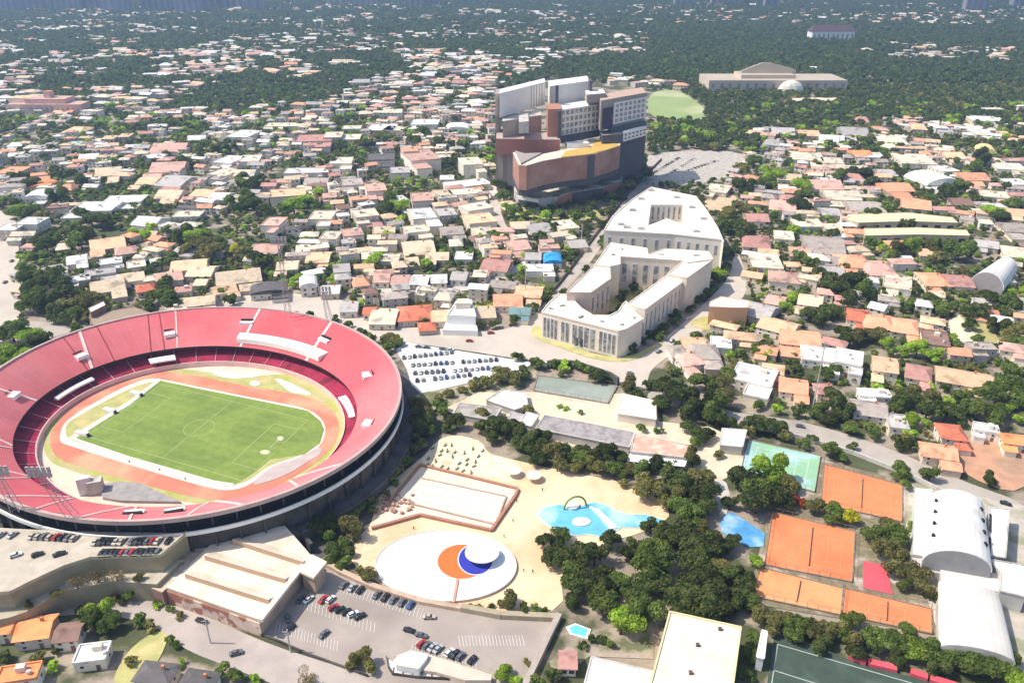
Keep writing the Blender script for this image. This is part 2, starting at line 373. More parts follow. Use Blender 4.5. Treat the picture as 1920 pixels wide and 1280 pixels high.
# canopy over the press seats
def along(i0, i1, t0, t1, z0, z1, m, name, over=IL):
    mb = MB(); n = i1 - i0
    def pt(i, t): a = Vector((*OL[i % 216], 0)); b = Vector((*over[i % 216], 0)); return a.lerp(b, t)
    lo, hi = [], []
    for i in range(i0, i1 + 1):
        p = pt(i, t0); q = pt(i, t1); lo.append((p, q))
    for k in range(len(lo) - 1):
        (p, q), (p2, q2) = lo[k], lo[k + 1]
        def h(v, z): return Vector((v.x, v.y, z))
        mb.quad(h(p, z1), h(p2, z1), h(q2, z1 - .6), h(q, z1 - .6)); mb.quad(h(p, z0), h(q, z0), h(q2, z0), h(p2, z0))
        mb.quad(h(q, z0), h(q, z1 - .6), h(q2, z1 - .6), h(q2, z0)); mb.quad(h(p, z0), h(p2, z0), h(p2, z1), h(p, z1))
    for (p, q) in (lo[0], lo[-1]): mb.quad(Vector((p.x, p.y, z0)), Vector((q.x, q.y, z0)), Vector((q.x, q.y, z1 - .6)), Vector((p.x, p.y, z1)))
    return mb.build(name, m, st)
iA, iB = near_i(578, 690, H2), near_i(440, 655, H2)
along(min(iA, iB), max(iA, iB), .66, .93, H2 + 1.6, H2 + 5.2, M_WHITE, 'press_canopy')
iA, iB = near_i(330, 675, 5), near_i(285, 680, 5); along(min(iA, iB), max(iA, iB), 1.06, 1.26, 5.5, 7.0, M_WHITE, 'bench_canopy')
iA, iB = near_i(180, 712, 5), near_i(97, 748, 5); along(min(iA, iB), max(iA, iB), 1.08, 1.2, 5.5, 7.0, M_WHITE, 'bench_canopy')
iA, iB = near_i(636, 740, 5), near_i(662, 780, 5); along(min(iA, iB), max(iA, iB), 1.02, 1.2, 3.0, 4.4, M_WHITE, 'white_seat_cover')
for i in range(40, 150, 5):
    a = Vector((*IL[i], H2 + .3)); b = Vector((*INN(7.5)[i], 7.6)); c = Vector((*LOW()[i], 2.7)); mb = MB(); mb.bar(b, c, .22)
    mb.build('stair_rail', mat('rail_pink', (.70, .34, .38), .8), st)
# arena floor
def spart(name, pts, z, m, par=st):
    if name in ('track', 'track_edge', 'infield', 'verge', 'olive_infield', 'jump_runway', 'paved_corner'): pts = soft(pts)
    P = [W(a, b, 0) for a, b in pts]; mb = MB(); mb.prism([(p.x, p.y) for p in P], z - .04, z); return mb.build(name, m, par)
mb = MB(); mb.prism(LOW(-.4), -.05, .12); mb.build('arena_floor', mat('arena_floor', (.74, .58, .46), .9, .1, .12, (.55, .44, .36), .58, .04), st)
TRK = [(93, 830), (95, 813), (110, 788), (135, 762), (179, 733), (211, 715), (253, 703), (295, 696), (338, 699), (380, 707), (443, 721), (549, 738), (591, 749), (618, 762), (633, 784), (637, 808), (625, 837), (595, 866), (559, 890), (510, 915), (464, 928), (420, 938), (380, 936), (316, 921), (232, 898), (148, 875), (103, 858)]
spart('verge', [(80, 834), (86, 806), (104, 778), (130, 755), (175, 726), (210, 708), (253, 697), (300, 690), (345, 692), (400, 700), (470, 706), (540, 700), (585, 712), (620, 738), (640, 762), (652, 790), (650, 815), (635, 845), (600, 875), (560, 902), (510, 928), (464, 940), (380, 948), (300, 930), (215, 905), (140, 885), (90, 866)], .2, M_GRASSY)
spart('olive_infield', [(400, 708), (470, 710), (512, 704), (545, 722), (592, 744), (618, 758), (560, 742), (480, 730)], .24, M_GRASSO)
spart('jump_runway', [(395, 694), (470, 702), (500, 702), (470, 708), (430, 710), (400, 703)], .28, M_WHITE)
spart('jump_runway', [(512, 709), (530, 712), (560, 726), (590, 741), (560, 739), (540, 733), (528, 722)], .28, M_WHITE)
spart('shot_circle', arc(478, 719, 9, 5, 16), .32, M_WHITE)
spart('track', TRK, .30, M_TRACK)
spart('track_edge', [(112, 829), (114, 811), (119, 795), (148, 772), (190, 749), (232, 726), (274, 711), (297, 710), (382, 728), (487, 749), (580, 767), (604, 786), (612, 804), (604, 834), (574, 857), (530, 868), (500, 885), (468, 910), (437, 920), (399, 918), (243, 872), (127, 835)], .36, mat('track_kerb', (.78, .70, .60), .85, .1, .3))
spart('infield', [(126, 822), (122, 805), (128, 792), (150, 779), (200, 751), (232, 735), (262, 722), (297, 714), (380, 731), (485, 752), (578, 771), (601, 790), (608, 806), (600, 832), (570, 853), (520, 868), (495, 880), (470, 900), (440, 911), (400, 905), (243, 860), (138, 827)], .42, M_GRASSO)
spart('paved_corner', [(600, 836), (606, 850), (575, 868), (540, 890), (500, 905), (470, 912), (490, 890), (515, 872), (560, 860)], .46, mat('grey_mauve_paving', (.50, .42, .40), .85, .1, .2))
GR = [(298, 714), (380, 731), (485, 752), (578, 771), (601, 790), (608, 806), (600, 832), (570, 853), (507, 862), (480, 885), (440, 910), (400, 903), (243, 858), (138, 823), (150, 812), (240, 755)]
pit = spart('pitch', GR, .48, M_PITCH)
# mown stripes and lines laid in the pitch's own frame
g0, g1, g3 = W(138, 823), W(298, 714), W(440, 910)
ex = (g3 - g0).normalized(); ey = (g1 - g0).normalized(); LX = 110.0; LY = (g1 - g0).length
GRW = [(W(a, b).x, W(a, b).y) for a, b in GR]
def pp(x, y): return g0 + ex * x + ey * y
def clip_in(x, y): p = pp(x, y); return inpoly(p.x, p.y, GRW)
mb = MB()
k = 0; y = 0
while y < LY - 2:
    if k % 2 == 0:
        for xi in range(0, 110, 2):
            c = [(xi, y), (xi + 2, y), (xi + 2, y + 3.4), (xi, y + 3.4)]
            if all(clip_in(*q) for q in c): mb.quad(*[pp(*q) + Vector((0, 0, .50)) for q in c])
    y += 3.4; k += 1
mb.build('mown_stripes', M_STRIPE, pit)
def line(x0, y0, x1, y1, mbx, wd=.35):
    n = max(1, int(max(abs(x1 - x0), abs(y1 - y0)) / 2))
    for i in range(n):
        a = (x0 + (x1 - x0) * i / n, y0 + (y1 - y0) * i / n); b = (x0 + (x1 - x0) * (i + 1) / n, y0 + (y1 - y0) * (i + 1) / n)
        if clip_in(*a) and clip_in(*b):
            A, B = pp(*a), pp(*b); d = (B - A).normalized(); nn = Vector((-d.y, d.x, 0)) * wd / 2
            mbx.quad(*[q + Vector((0, 0, .53)) for q in (A - nn, B - nn, B + nn, A + nn)])
mb = MB(); m0, m1 = 4.0, LY - 3
for l in ((5, m0, 105, m0), (5, m1, 105, m1), (5, m0, 5, m1), (105, m0, 105, m1), (55, m0, 55, m1), (5, 14, 20, 14), (5, m1 - 10, 20, m1 - 10), (20, 14, 20, m1 - 10), (105, 14, 90, 14), (105, m1 - 10, 90, m1 - 10), (90, 14, 90, m1 - 10)): line(*l, mb)
for i in range(24):
    a, b = 2 * math.pi * i / 24, 2 * math.pi * (i + 1) / 24; cy = (m0 + m1) / 2
    line(55 + 8 * math.cos(a), cy + 8 * math.sin(a), 55 + 8 * math.cos(b), cy + 8 * math.sin(b), mb, .3)
mb.build('pitch_lines', mat('line_paint', (.37, .44, .18), .9), pit)
spart('worn_patch', arc(497, 849, 9, 4, 14), .56, mat('worn_turf', (.62, .60, .40), .95), pit); spart('worn_patch', arc(526, 823, 6, 4, 14), .56, MATS['worn_turf'], pit)
spart('goal_line_strip', [(130, 822), (240, 755), (298, 711), (302, 714), (244, 759), (138, 825)], .58, M_WHITE)
spart('touchline_strip', [(128, 822), (140, 822), (243, 857), (400, 902), (440, 908), (436, 914), (399, 908), (241, 863)], .60, mat('sand_strip', (.82, .73, .62), .9, .1, .3))
for gx, gy in ((7, (m0 + m1) / 2), (103, (m0 + m1) / 2)):
    g = thing('football_goal', 'white football goal at the ' + ('left end near the half-moon grass' if gx < 50 else 'curved right end') + ' of the pitch', 'goal', pp(gx, gy), 'goals on the pitch')
    mb = MB(); a, b = pp(gx, gy - 3.7), pp(gx, gy + 3.7); z = Vector((0, 0, 1))
    mb.bar(a, a + z * 3, .12); mb.bar(b, b + z * 3, .12); mb.bar(a + z * 3, b + z * 3, .12); mb.build('goal_frame', M_WHITE, g)
for (x, y) in ((207, 774), (156, 817), (256, 742)):
    c = W(x, y); o = MB(); an = math.atan2(ey.y, ey.x); o.box(c, 2.4, 7, .6, 2.6, an, 0); t = o.build('dugout', M_WHITE)
    q = MB(); q.box(c - ex * (-1.5) , .8, 6, .6, 2.0, an); q.build('dugout_opening', M_DARK, t)
    tag(t, {207: 'white dugout hut in the middle of the pitch end line', 156: 'white dugout hut near the corner of the running track', 256: 'white dugout hut at the far corner of the pitch'}[x], 'dugout', 'dugouts beside the pitch')
# grey stage tent on the near left verge
sroot = thing('stage', 'grey stage platform with white screen inside the stadium bowl', 'stage', W(190, 925))
P = [W(a, b, 1.5) for a, b in ((186, 907), (222, 902), (262, 905), (340, 940), (228, 938), (192, 932))]; MB().prism([(p.x, p.y) for p in P], .2, 1.5).build('platform', mat('stage_grey', (.34, .31, .30), .85, .2, .3), sroot)
MB().wall(W(150, 928), W(176, 922), 2.5, .2, 9).build('screen', M_WHITE, sroot)
MB().box(W(183, 922), 6, 5, .2, 7, .3).build('scaffold', M_CONC, sroot)
# ring road and floodlights
mb = MB(); mb.prism(OUT(17), -.06, .06); tag(mb.build('stadium_ring_road', mat('dark_ring_road', (.10, .092, .09), .9, .15, .15, (.15, .14, .13), .55, .05)), kind='structure')
def mast(bx, by, zb, ty, label, lean=(0, 0), wide=3.2, rings=9):
    b = W(bx, by, zb); zt = zat(ty, b.y); r = thing('floodlight_mast', label, 'floodlight mast', b, 'floodlight masts round the stadium')
    top = Vector((b.x + lean[0], b.y + lean[1], zt)); mb = MB(); L = []
    for sx, sy in ((-1, -1), (1, -1), (1, 1), (-1, 1)):
        p = b + Vector((sx * wide / 2, sy * wide / 2, 0)); q = top + Vector((sx * wide / 5, sy * wide / 5, 0)); L.append((p, q)); mb.bar(p, q, .15, n=5)
    for k in range(rings):
        for i in range(4):
            j = (i + 1) % 4; mb.bar(L[i][0].lerp(L[i][1], k / rings), L[j][0].lerp(L[j][1], (k + 1) / rings), .07, n=4)
    mb.build('lattice', M_METAL, r)
    mb = MB()
    for i in range(5):
        for j in range(3):
            mb.box((top.x - 4 + 2 * i, top.y), 1.3, .6, top.z - 1 + 1.7 * j, top.z + .3 + 1.7 * j)
    mb.bar(top + Vector((-4.8, .4, 0)), top + Vector((4.8, .4, 0)), .15); mb.bar(top + Vector((-4.8, .4, 2)), top + Vector((4.8, .4, 2)), .15)
    mb.build('lamp_bank', M_METAL, r)
mast(541, 592, H1, 455, 'tall thin lattice mast on the far rim above the long white canopy')
mast(618, 600, H1, 548, 'shorter lattice mast on the far rim beside the pale road', (-2, 0))
mast(137, 968, H1, 890, 'lattice mast on the near rim above the row of parked cars', (-8, 0))
mast(32, 955, H1, 888, 'lattice mast on the near rim at the edge of the photo', (-3, 0))
lm('red stadium bowl', 560, 940); lm('stadium ring road', 745, 870)
# ---------------------------------------------------------------- roads and open ground
Z = .02
def gsheet(name, pts, m, kind='structure', block=True):
    global Z; Z += .007
    if block: BLOCK.append(pts)
    if name in ('road', 'side_street', 'lawn', 'dirt_plot', 'parking_verge', 'sunning_terrace', 'earth_plot'): pts = soft(pts, 2)
    if name == 'pool_deck': pts = soft(pts, 1)
    return sheet(name, pts, Z, m, kind)
gsheet('road', [(-40, 610), (0, 600), (40, 600), (100, 605), (165, 600), (165, 612), (60, 645), (0, 680), (-60, 700)], M_ROAD)
gsheet('road', [(-30, 396), (30, 396), (36, 470), (40, 600), (30, 640), (-40, 640)], M_ROADC)
gsheet('road', [(380, 590), (400, 548), (470, 545), (640, 556), (655, 580), (690, 600), (745, 612), (860, 618), (940, 622), (985, 600), (1012, 582), (1040, 585), (1012, 640), (1155, 688), (1240, 640), (1310, 580), (1370, 520), (1375, 480), (1385, 470), (1400, 520), (1398, 560), (1330, 610), (1235, 680), (1215, 700), (1214, 735), (1160, 722), (1150, 706), (1090, 690), (1010, 678), (760, 640), (700, 640), (640, 600)], M_ROADC)
gsheet('road', [(1000, 590), (1055, 530), (1120, 440), (1190, 350), (1260, 290), (1300, 280), (1215, 350), (1150, 420), (1118, 480), (1060, 545), (1016, 590)], M_ROAD)
gsheet('side_street', [(1214, 735), (1240, 730), (1300, 745), (1380, 775), (1460, 782), (1545, 800), (1640, 830), (1720, 862), (1800, 900), (1930, 945), (1930, 985), (1800, 930), (1700, 885), (1600, 845), (1500, 815), (1380, 795), (1300, 770), (1214, 752)], M_ROAD)
gsheet('side_street', [(905, 330), (918, 330), (932, 370), (946, 420), (960, 436), (940, 440), (928, 420), (916, 375)], M_ROADC)
gsheet('side_street', [(640, 505), (700, 540), (905, 532), (960, 500), (1000, 480), (1010, 488), (960, 515), (908, 545), (700, 553), (640, 520)], M_CONC)
gsheet('side_street', [(150, 470), (260, 540), (300, 520), (360, 470), (460, 440), (465, 446), (368, 480), (306, 530), (262, 556), (145, 478)], M_ASPH)
gsheet('dirt_plot', [(1180, 300), (1250, 283), (1400, 282), (1395, 320), (1330, 345), (1200, 350)], mat('pale_rubble', (.52, .48, .42), .95, .25, .5, (.36, .32, .28), .55, .2, blend=.3))
gsheet('car_park', [(742, 655), (762, 642), (1000, 680), (985, 690), (930, 704), (860, 722), (790, 738), (772, 722), (762, 690)], M_LOTW)
gsheet('parking_verge', [(770, 738), (860, 726), (932, 708), (990, 692), (1010, 690), (1000, 720), (930, 745), (860, 760), (815, 780), (770, 770)], mat('rough_ground', (.44, .38, .27), .95, .25, .25, (.16, .17, .08), .5, .12), block=False)
DECK = 16.5
dk = thing('parking_deck', 'cream raised parking terrace with a khaki bank under the stadium rim', 'terrace', W(170, 1080, 0))
DP = [(-60, 985), (20, 990), (120, 995), (350, 999), (338, 1010), (300, 1042), (215, 1044), (170, 1046), (120, 1062), (60, 1090), (20, 1110), (-60, 1118)]
DW = [tuple(W(a, b, DECK)[:2]) for a, b in DP]
MB().prism(DW, -.05, DECK - .3).build('bank', mat('khaki_bank', (.36, .31, .21), .9, .15, .12, (.30, .27, .17), .56, .08), dk)
MB().prism(DW, DECK - .3, DECK).build('deck_surface', mat('cream_concrete', (.50, .44, .36), .9, .12, .25, (.56, .50, .42), .6, .1), dk)
LG = [(p[0], p[1] - 4.5 - (2.5 if i % 2 else 0)) for i, p in enumerate(DW)]
MB().prism(LG, -.05, 8.7).build('lower_bank', MATS['khaki_bank'], dk); MB().prism(LG, 8.7, 9).build('ledge', mat('khaki_paving', (.50, .44, .34), .9, .15, .2, (.38, .33, .22), .55, .15), dk)
for a, b in zip(DW[3:-1], DW[4:]):
    mb = MB(); mb.wall(a, b, .7, DECK - .4, DECK + 1.0); mb.build('parapet', mat('khaki_parapet', (.50, .44, .33), .9), dk)
BLOCK.append([pix((p[0], p[1], 0))[:2] for p in DW]); BLOCK.append(DP)
gsheet('road', [(-60, 1190), (-60, 1150), (20, 1140), (100, 1110), (170, 1090), (280, 1100), (480, 1200), (640, 1250), (740, 1285), (560, 1300), (430, 1250), (340, 1215), (290, 1170), (220, 1155), (120, 1150), (0, 1175), (-60, 1190)], mat('brown_road', (.46, .40, .36), .9, .07, .12, (.39, .34, .31), .55, .04))
gsheet('pool_deck', [(800, 850), (830, 826), (905, 848), (1040, 880), (1180, 905), (1252, 945), (1255, 975), (1200, 1000), (1140, 1015), (1050, 1060), (1058, 1148), (950, 1150), (850, 1140), (740, 1108), (655, 1062), (668, 1010), (700, 980), (700, 930)], M_PLAZA)
gsheet('sunning_terrace', [(784, 872), (806, 838), (842, 812), (905, 826), (912, 850), (985, 872), (975, 905), (905, 895), (845, 880)], M_SAND)
gsheet('car_park', [(560, 1040), (640, 1078), (700, 1108), (860, 1146), (1046, 1164), (985, 1300), (740, 1300), (640, 1248), (480, 1186)], M_LOT)
gsheet('service_path', [(1340, 890), (1362, 905), (1370, 930), (1362, 965), (1350, 970), (1338, 920)], M_CONC)
gsheet('service_yard', [(1090, 1190), (1230, 1160), (1225, 1235), (1105, 1230), (1040, 1280), (1030, 1240)], mat('earth_yard', (.42, .35, .28), .95, .2, .3, (.14, .15, .08), .52, .15))
gsheet('sports_ground', [(1165, 738), (1232, 752), (1235, 790), (1330, 800), (1398, 830), (1390, 880), (1345, 905), (1290, 880), (1180, 868), (905, 790), (815, 775), (900, 735), (1000, 735)], mat('cream_yard', (.68, .59, .44), .9, .12, .2, (.58, .50, .38), .58, .08))
gsheet('club_grounds', [(1390, 880), (1545, 862), (1700, 905), (1760, 950), (1760, 1190), (1400, 1130), (1420, 1050), (1440, 960)], mat('planted_ground', (.22, .19, .12), .95, .25, .3, (.52, .44, .36), .58, .1))
gsheet('gym_grounds', [(1690, 900), (1930, 950), (1930, 1300), (1760, 1190), (1700, 1000)], mat('pale_yard', (.50, .45, .38), .9, .15, .3, (.30, .30, .20), .56, .08))
gsheet('lawn', [(205, 1285), (235, 1225), (270, 1195), (300, 1180), (318, 1190), (300, 1235), (262, 1290)], M_GRASSO)
gsheet('lawn', [(1214, 172), (1268, 168), (1300, 185), (1325, 208), (1322, 228), (1216, 226)], M_LAWN)
gsheet('lawn', [(940, 378), (1000, 392), (1120, 392), (1140, 410), (1060, 412), (950, 408)], M_GRASSO, block=False)
gsheet('lawn', [(1150, 140), (1260, 110), (1350, 112), (1320, 138), (1240, 160), (1150, 165)], mat('far_meadow', (.20, .26, .09), .95, .15, .03, (.10, .15, .05), .52, .01), block=False)
gsheet('lawn', [(1290, 610), (1300, 598), (1345, 590), (1370, 612), (1345, 625)], M_GRASSO)
gsheet('lawn', [(992, 622), (1010, 606), (1020, 630), (1160, 680), (1240, 640), (1246, 644), (1164, 690), (1010, 640)], M_GRASSO)
gsheet('field', [(1800, 590), (1850, 600), (1892, 668), (1865, 672), (1790, 632)], mat('olive_field', (.40, .36, .16), .95, .1, .1))
gsheet('field', [(1780, 600), (1798, 590), (1866, 672), (1836, 660), (1776, 625)], M_SAND)
gsheet('earth_plot', [(1800, 815), (1930, 812), (1930, 940), (1776, 878)], mat('orange_earth', (.54, .30, .19), .95, .15, .15, (.42, .27, .18), .56, .06))
gsheet('earth_plot', [(1315, 372), (1385, 362), (1375, 392), (1330, 400)], mat('tan_earth', (.60, .46, .30), .95, .15, .15))
gsheet('earth_plot', [(1836, 415), (1930, 412), (1930, 470), (1890, 450)], mat('brown_earth', (.30, .21, .16), .95, .15, .15))
# pools and courts
def band_px(pts, wpx, z0, z1, m, name, label, cat, closed=False):
    P = WP(pts); mb = MB(); n = len(P)
    for i in range(n if closed else n - 1): mb.wall(P[i], P[(i + 1) % n], wpx, z0, z1 - .004 * (i % 4), 0)
    o = mb.build(name, m); tag(o, label, cat); return o
def flat_thing(name, label, cat, pts, m, z=.9, z0=.0, group=None):
    BLOCK.append(pts); P = WP(pts); r = thing(name, label, cat, sum(P, Vector()) / len(P), group)
    mb = MB(); mb.prism([(p.x, p.y) for p in P], z0, z); mb.build('surface', m, r); return r, P
rp = thing('round_pool', 'large oval pale pool with orange and blue discs beside the car park', 'pool', W(836, 1064))
E0 = arc(836, 1064, 133, 67, 72)
def inset(pts, k, c): return [(c[0] + (a - c[0]) * k, c[1] + (b - c[1]) * k) for a, b in pts]
P = WP(E0); Q = WP(inset(E0, .985, (836, 1064)))
mb = MB(); mb.prism([[(p.x, p.y) for p in P], [(p.x, p.y) for p in Q]], 0, 1.25); mb.build('pool_rim', mat('pool_rim', (.62, .58, .52), .8), rp)
MB().prism([(p.x, p.y) for p in Q], 0, .98).build('water', M_POOLW, rp)
def disc(name, cx, cy, rx, ry, z, m, par, z0=.5, n=40):
    P = WP(arc(cx, cy, rx, ry, n), z); mb = MB(); mb.prism([(p.x, p.y) for p in P], z0, z); return mb.build(name, m, par)
disc('disc_border', 866, 1052, 47, 33.5, 1.12, MATS['white_paint'], rp); disc('orange_disc', 866, 1052, 45.5, 32.2, 1.2, M_OCIRC, rp)
disc('disc_border', 892, 1048, 34, 29.5, 1.28, MATS['white_paint'], rp); disc('blue_disc', 892, 1048, 32, 28, 1.36, M_BCIRC, rp)
a, b = W(858, 1085, 1.2), W(850, 1129, 1.2); mb = MB(); mb.wall(a, b, 1.0, 1.0, 1.5); mb.build('footbridge', mat('terracotta_walk', (.60, .33, .22), .8), rp)
mu = thing('mushroom_fountain', 'white mushroom canopy shading the blue disc of the oval pool', 'canopy', W(902, 1052))
c = W(904, 1034, 4.4); mb = MB(); R_ = 7.0
for k in range(7):
    a0, a1 = k / 7, (k + 1) / 7
    for i in range(32):
        t0, t1 = 2 * math.pi * i / 32, 2 * math.pi * (i + 1) / 32
        def q(a, t): return (c.x + R_ * a * math.cos(t), c.y + R_ * .93 * a * math.sin(t), 4.9 - .5 * a * a)
        mb.quad(q(a0, t0), q(a1, t0), q(a1, t1), q(a0, t1)); 
for i in range(32):
    t0, t1 = 2 * math.pi * i / 32, 2 * math.pi * (i + 1) / 32
    def q(t, z): return (c.x + R_ * math.cos(t), c.y + R_ * .93 * math.sin(t), z)
    mb.quad(q(t0, 4.0), q(t1, 4.0), q(t1, 4.4), q(t0, 4.4)); mb.quad((c.x, c.y, 4.1), q(t1, 4.0), q(t0, 4.0))
mb.build('canopy_shell', mat('cream_shell', (.82, .76, .64), .7, .06, .3), mu)
mb = MB(); mb.bar((c.x, c.y, 1.3), (c.x, c.y, 4.1), .9, n=14); mb.build('stem', M_WHITE, mu)
# walled rectangular pool
RP = T([(440, 72), (985, 205), (975, 235), (838, 436), (440, 350), (170, 425), (235, 320)], 640, 850)
BLOCK.append(RP)
rq = thing('drained_pool', 'walled cream rectangular pool with brick border on the tan deck', 'pool', W(850, 930))
P = WP(RP); mb = MB(); mb.prism([(p.x, p.y) for p in P], 0, .6); mb.build('pool_floor', mat('cream_pool_floor', (.78, .67, .53), .85, .06, .2, (.70, .58, .47), .6, .1), rq)
for i in range(len(P)):
    a, b = P[i], P[(i + 1) % len(P)]
    if i in (5,): continue
    mb = MB(); mb.wall(a, b, 1.3, 0, 1.5 - .004 * i, 0); mb.build('border_wall', mat('brick_coping', (.42, .21, .14), .85, .15, .5), rq)
L1 = T([(430, 135), (920, 240), (860, 395), (330, 265)], 640, 850)
P1 = WP(L1, .9); mb = MB(); mb.prism([(p.x, p.y) for p in P1], .6, .9); mb.build('inner_basin', mat('bleached_basin', (.80, .71, .59), .85, .05, .2), rq)
for i, (a, b) in enumerate(((0, 1), (1, 2), (2, 3))):
    mb = MB(); mb.wall(P1[a], P1[b], .7, .5, 1.35 - .01 * i); mb.build('basin_kerb', mat('kerb_brown', (.50, .36, .28), .85), rq)
for t in (.2, .5, .8):
    a, b = P1[0].lerp(P1[3], t), P1[1].lerp(P1[2], t); mb = MB(); mb.wall(a, b, .25, .88, .95); mb.build('lane_mark', MATS['kerb_brown'], rq)
mb = MB()
for _ in range(60):
    p = W(random.uniform(715, 775), random.uniform(930, 965)); s = random.uniform(.5, 1.6); mb.box(p, s, s * .7, .5, .6 + s * .8, random.random() * 3)
tag(mb.build('rubble', mat('brick_rubble', (.50, .30, .24), .9, .3, .6)), kind='stuff')
lm('walled cream pool', 850, 930); lm('oval pale pool', 800, 1064)
fp = T([(1098, 350), (1110, 325), (1140, 305), (1200, 290), (1250, 292), (1330, 302), (1375, 282), (1420, 276), (1480, 292), (1530, 322), (1600, 342), (1700, 345), (1790, 372), (1780, 395), (1700, 420), (1620, 415), (1560, 415), (1500, 450), (1450, 465), (1380, 452), (1300, 460), (1240, 440), (1180, 415), (1130, 385)], 640, 850)
r, P = flat_thing('lagoon_pool', 'free-form light blue lagoon pool with white island on the tan deck', 'pool', fp, M_POOLB, .5)
c0 = sum(P, Vector()) / len(P)
Q = [c0 + (p - c0) * 1.035 for p in P]; MB().prism([(p.x, p.y) for p in Q], 0, .42).build('pool_edge', mat('pale_edge', (.80, .74, .66), .85), r)
disc('island', *T([(1340, 378)], 640, 850)[0], 17, 8, .9, M_WHITE, r); 
mb = MB(); PP = WP(T([(1380, 290), (1440, 310), (1500, 370), (1545, 410), (1500, 420), (1450, 360)], 640, 850), .8); mb.prism([(p.x, p.y) for p in PP], .3, .8); mb.build('slide_channel', M_WHITE, r)
c = W(*T([(1305, 300)], 640, 850)[0], .5); mb = MB(); pr = None
for i in range(13):
    t = math.pi * i / 12; p = Vector((c.x + 5 * math.cos(t), c.y + 1.5 * math.cos(t), .4 + 6 * math.sin(t)))
    if pr: mb.bar(pr, p, .45)
    pr = p
tag(mb.build('water_arch', mat('vine_green', (.20, .30, .08), .8, .2, .6)), 'green arch standing over the rim of the lagoon pool', 'arch')
disc('play_mound', *T([(1290, 283)], 640, 850)[0], 13, 8, 1.6, M_WHITE, r)
lm('blue lagoon pool', 1100, 975)
for x, y, lb in ((963, 881, 'white shade disc nearer the walled pool'), (1001, 890, 'white shade disc nearer the trees')):
    t = thing('parasol', 'round ' + lb + ' on the cream terrace', 'parasol', W(x, y), 'round parasols on the terrace'); c = W(x, y, 3)
    mb = MB(); mb.prism([(c.x + 3.6 * math.cos(i * .35), c.y + 3.6 * math.sin(i * .35)) for i in range(18)], 2.7, 3.1, bottom=True); mb.build('shade', M_CROOF, t)
    mb = MB(); mb.bar((c.x, c.y, 0), (c.x, c.y, 2.8), .15); mb.build('pole', M_METAL, t)
r, P = flat_thing('small_pool', 'small blue pool behind trees next to the orange tennis court', 'pool', T([(205, 395), (235, 345), (270, 330), (340, 370), (460, 450), (450, 520), (380, 525), (300, 490), (220, 440)], 1280, 850), M_POOLD, .4)
r, P = flat_thing('plunge_pool', 'tiny turquoise plunge pool behind the corner of the car park', 'pool', T([(1270, 975), (1310, 960), (1375, 985), (1360, 1025), (1290, 1005)], 640, 850), M_TURQ, .5)
c0 = sum(P, Vector()) / len(P); MB().prism([tuple((c0 + (p - c0) * 1.35)[:2]) for p in P], 0, .4).build('pool_edge', M_WHITE, r)
def court(name, label, pts, m, lines=True, lc=None, fence=True, grp='tennis courts', inset_=.14, apron=None):
    BLOCK.append(pts); P = WP(pts); r = thing(name, label, 'court', sum(P, Vector()) / 4, grp)
    MB().prism([(p.x, p.y) for p in P], -.05, .55).build('surface', m, r)
    def b(u, v): return (P[0].lerp(P[1], u)).lerp(P[3].lerp(P[2], u), v) + Vector((0, 0, .6))
    if lines:
        e = inset_; f = e * 1.25; mb = MB()
        for l in ((e, f, 1 - e, f), (e, 1 - f, 1 - e, 1 - f), (e, f, e, 1 - f), (1 - e, f, 1 - e, 1 - f), (.5, f, .5, 1 - f), (.3, f + .09, .3, .91 - f), (.7, f + .09, .7, .91 - f), (e, f + .09, 1 - e, f + .09), (e, .91 - f, 1 - e, .91 - f), (.3, .5, .7, .5)):
            A, B = b(l[0], l[1]), b(l[2], l[3]); d = (B - A).normalized(); n = Vector((-d.y, d.x, 0)) * .08; mb.quad(A - n, B - n, B + n, A + n)
        mb.build('court_lines', lc or mat('faded_line', (.74, .34, .19), .8), r)
        A, B = b(.5, f - .05), b(.5, 1.05 - f); mb = MB(); mb.wall(A, B, .08, .6, 1.4); mb.build('net', mat('net_grey', (.30, .24, .2), .9), r)
    if fence:
        for i in range(4):
            A, B = P[i], P[(i + 1) % 4]; mb = MB(); n = max(2, int((B - A).length / 4))
            for k in range(n + 1):
                p = A.lerp(B, k / n); mb.bar((p.x, p.y, 0), (p.x, p.y, 3.0), .09, n=4)
            mb.wall(A, B, .35, 0, .9 - .01 * i); mb.bar(A + Vector((0, 0, 3)), B + Vector((0, 0, 3)), .07, n=4); mb.build('fence', mat('rusty_fence', (.30, .22, .18), .8), r)
    return r
court('tennis_court', 'orange clay tennis court beside the small blue pool', T([(500, 332), (960, 440), (945, 722), (455, 625)], 1280, 850), M_CLAY)
court('tennis_court', 'orange clay court nearest the white barrel roof', T([(788, 65), (1225, 182), (1222, 385), (770, 285)], 1280, 850), M_CLAY)
court('tennis_court', 'paler clay court below the middle one, partly behind the hedge', T([(432, 640), (893, 757), (880, 905), (385, 800)], 1280, 850), M_CLAYP)
court('tennis_court', 'bright orange clay court beside the tall hedge and crimson court', T([(903, 757), (1385, 872), (1390, 1010), (885, 905)], 1280, 850), M_CLAY)
court('sports_court', 'pale green court with pale blue patches beyond the clay courts', [(1403, 826), (1538, 856), (1527, 924), (1388, 886)], M_GCOURT, lc=M_WHITE, grp='hard courts')
court('sports_court', 'grey green court under the dark curved hedge by the white courtyard block', T([(1098, 820), (1540, 878), (1490, 975), (1075, 905)], 640, 430), M_GREYC, lines=False, grp='hard courts')
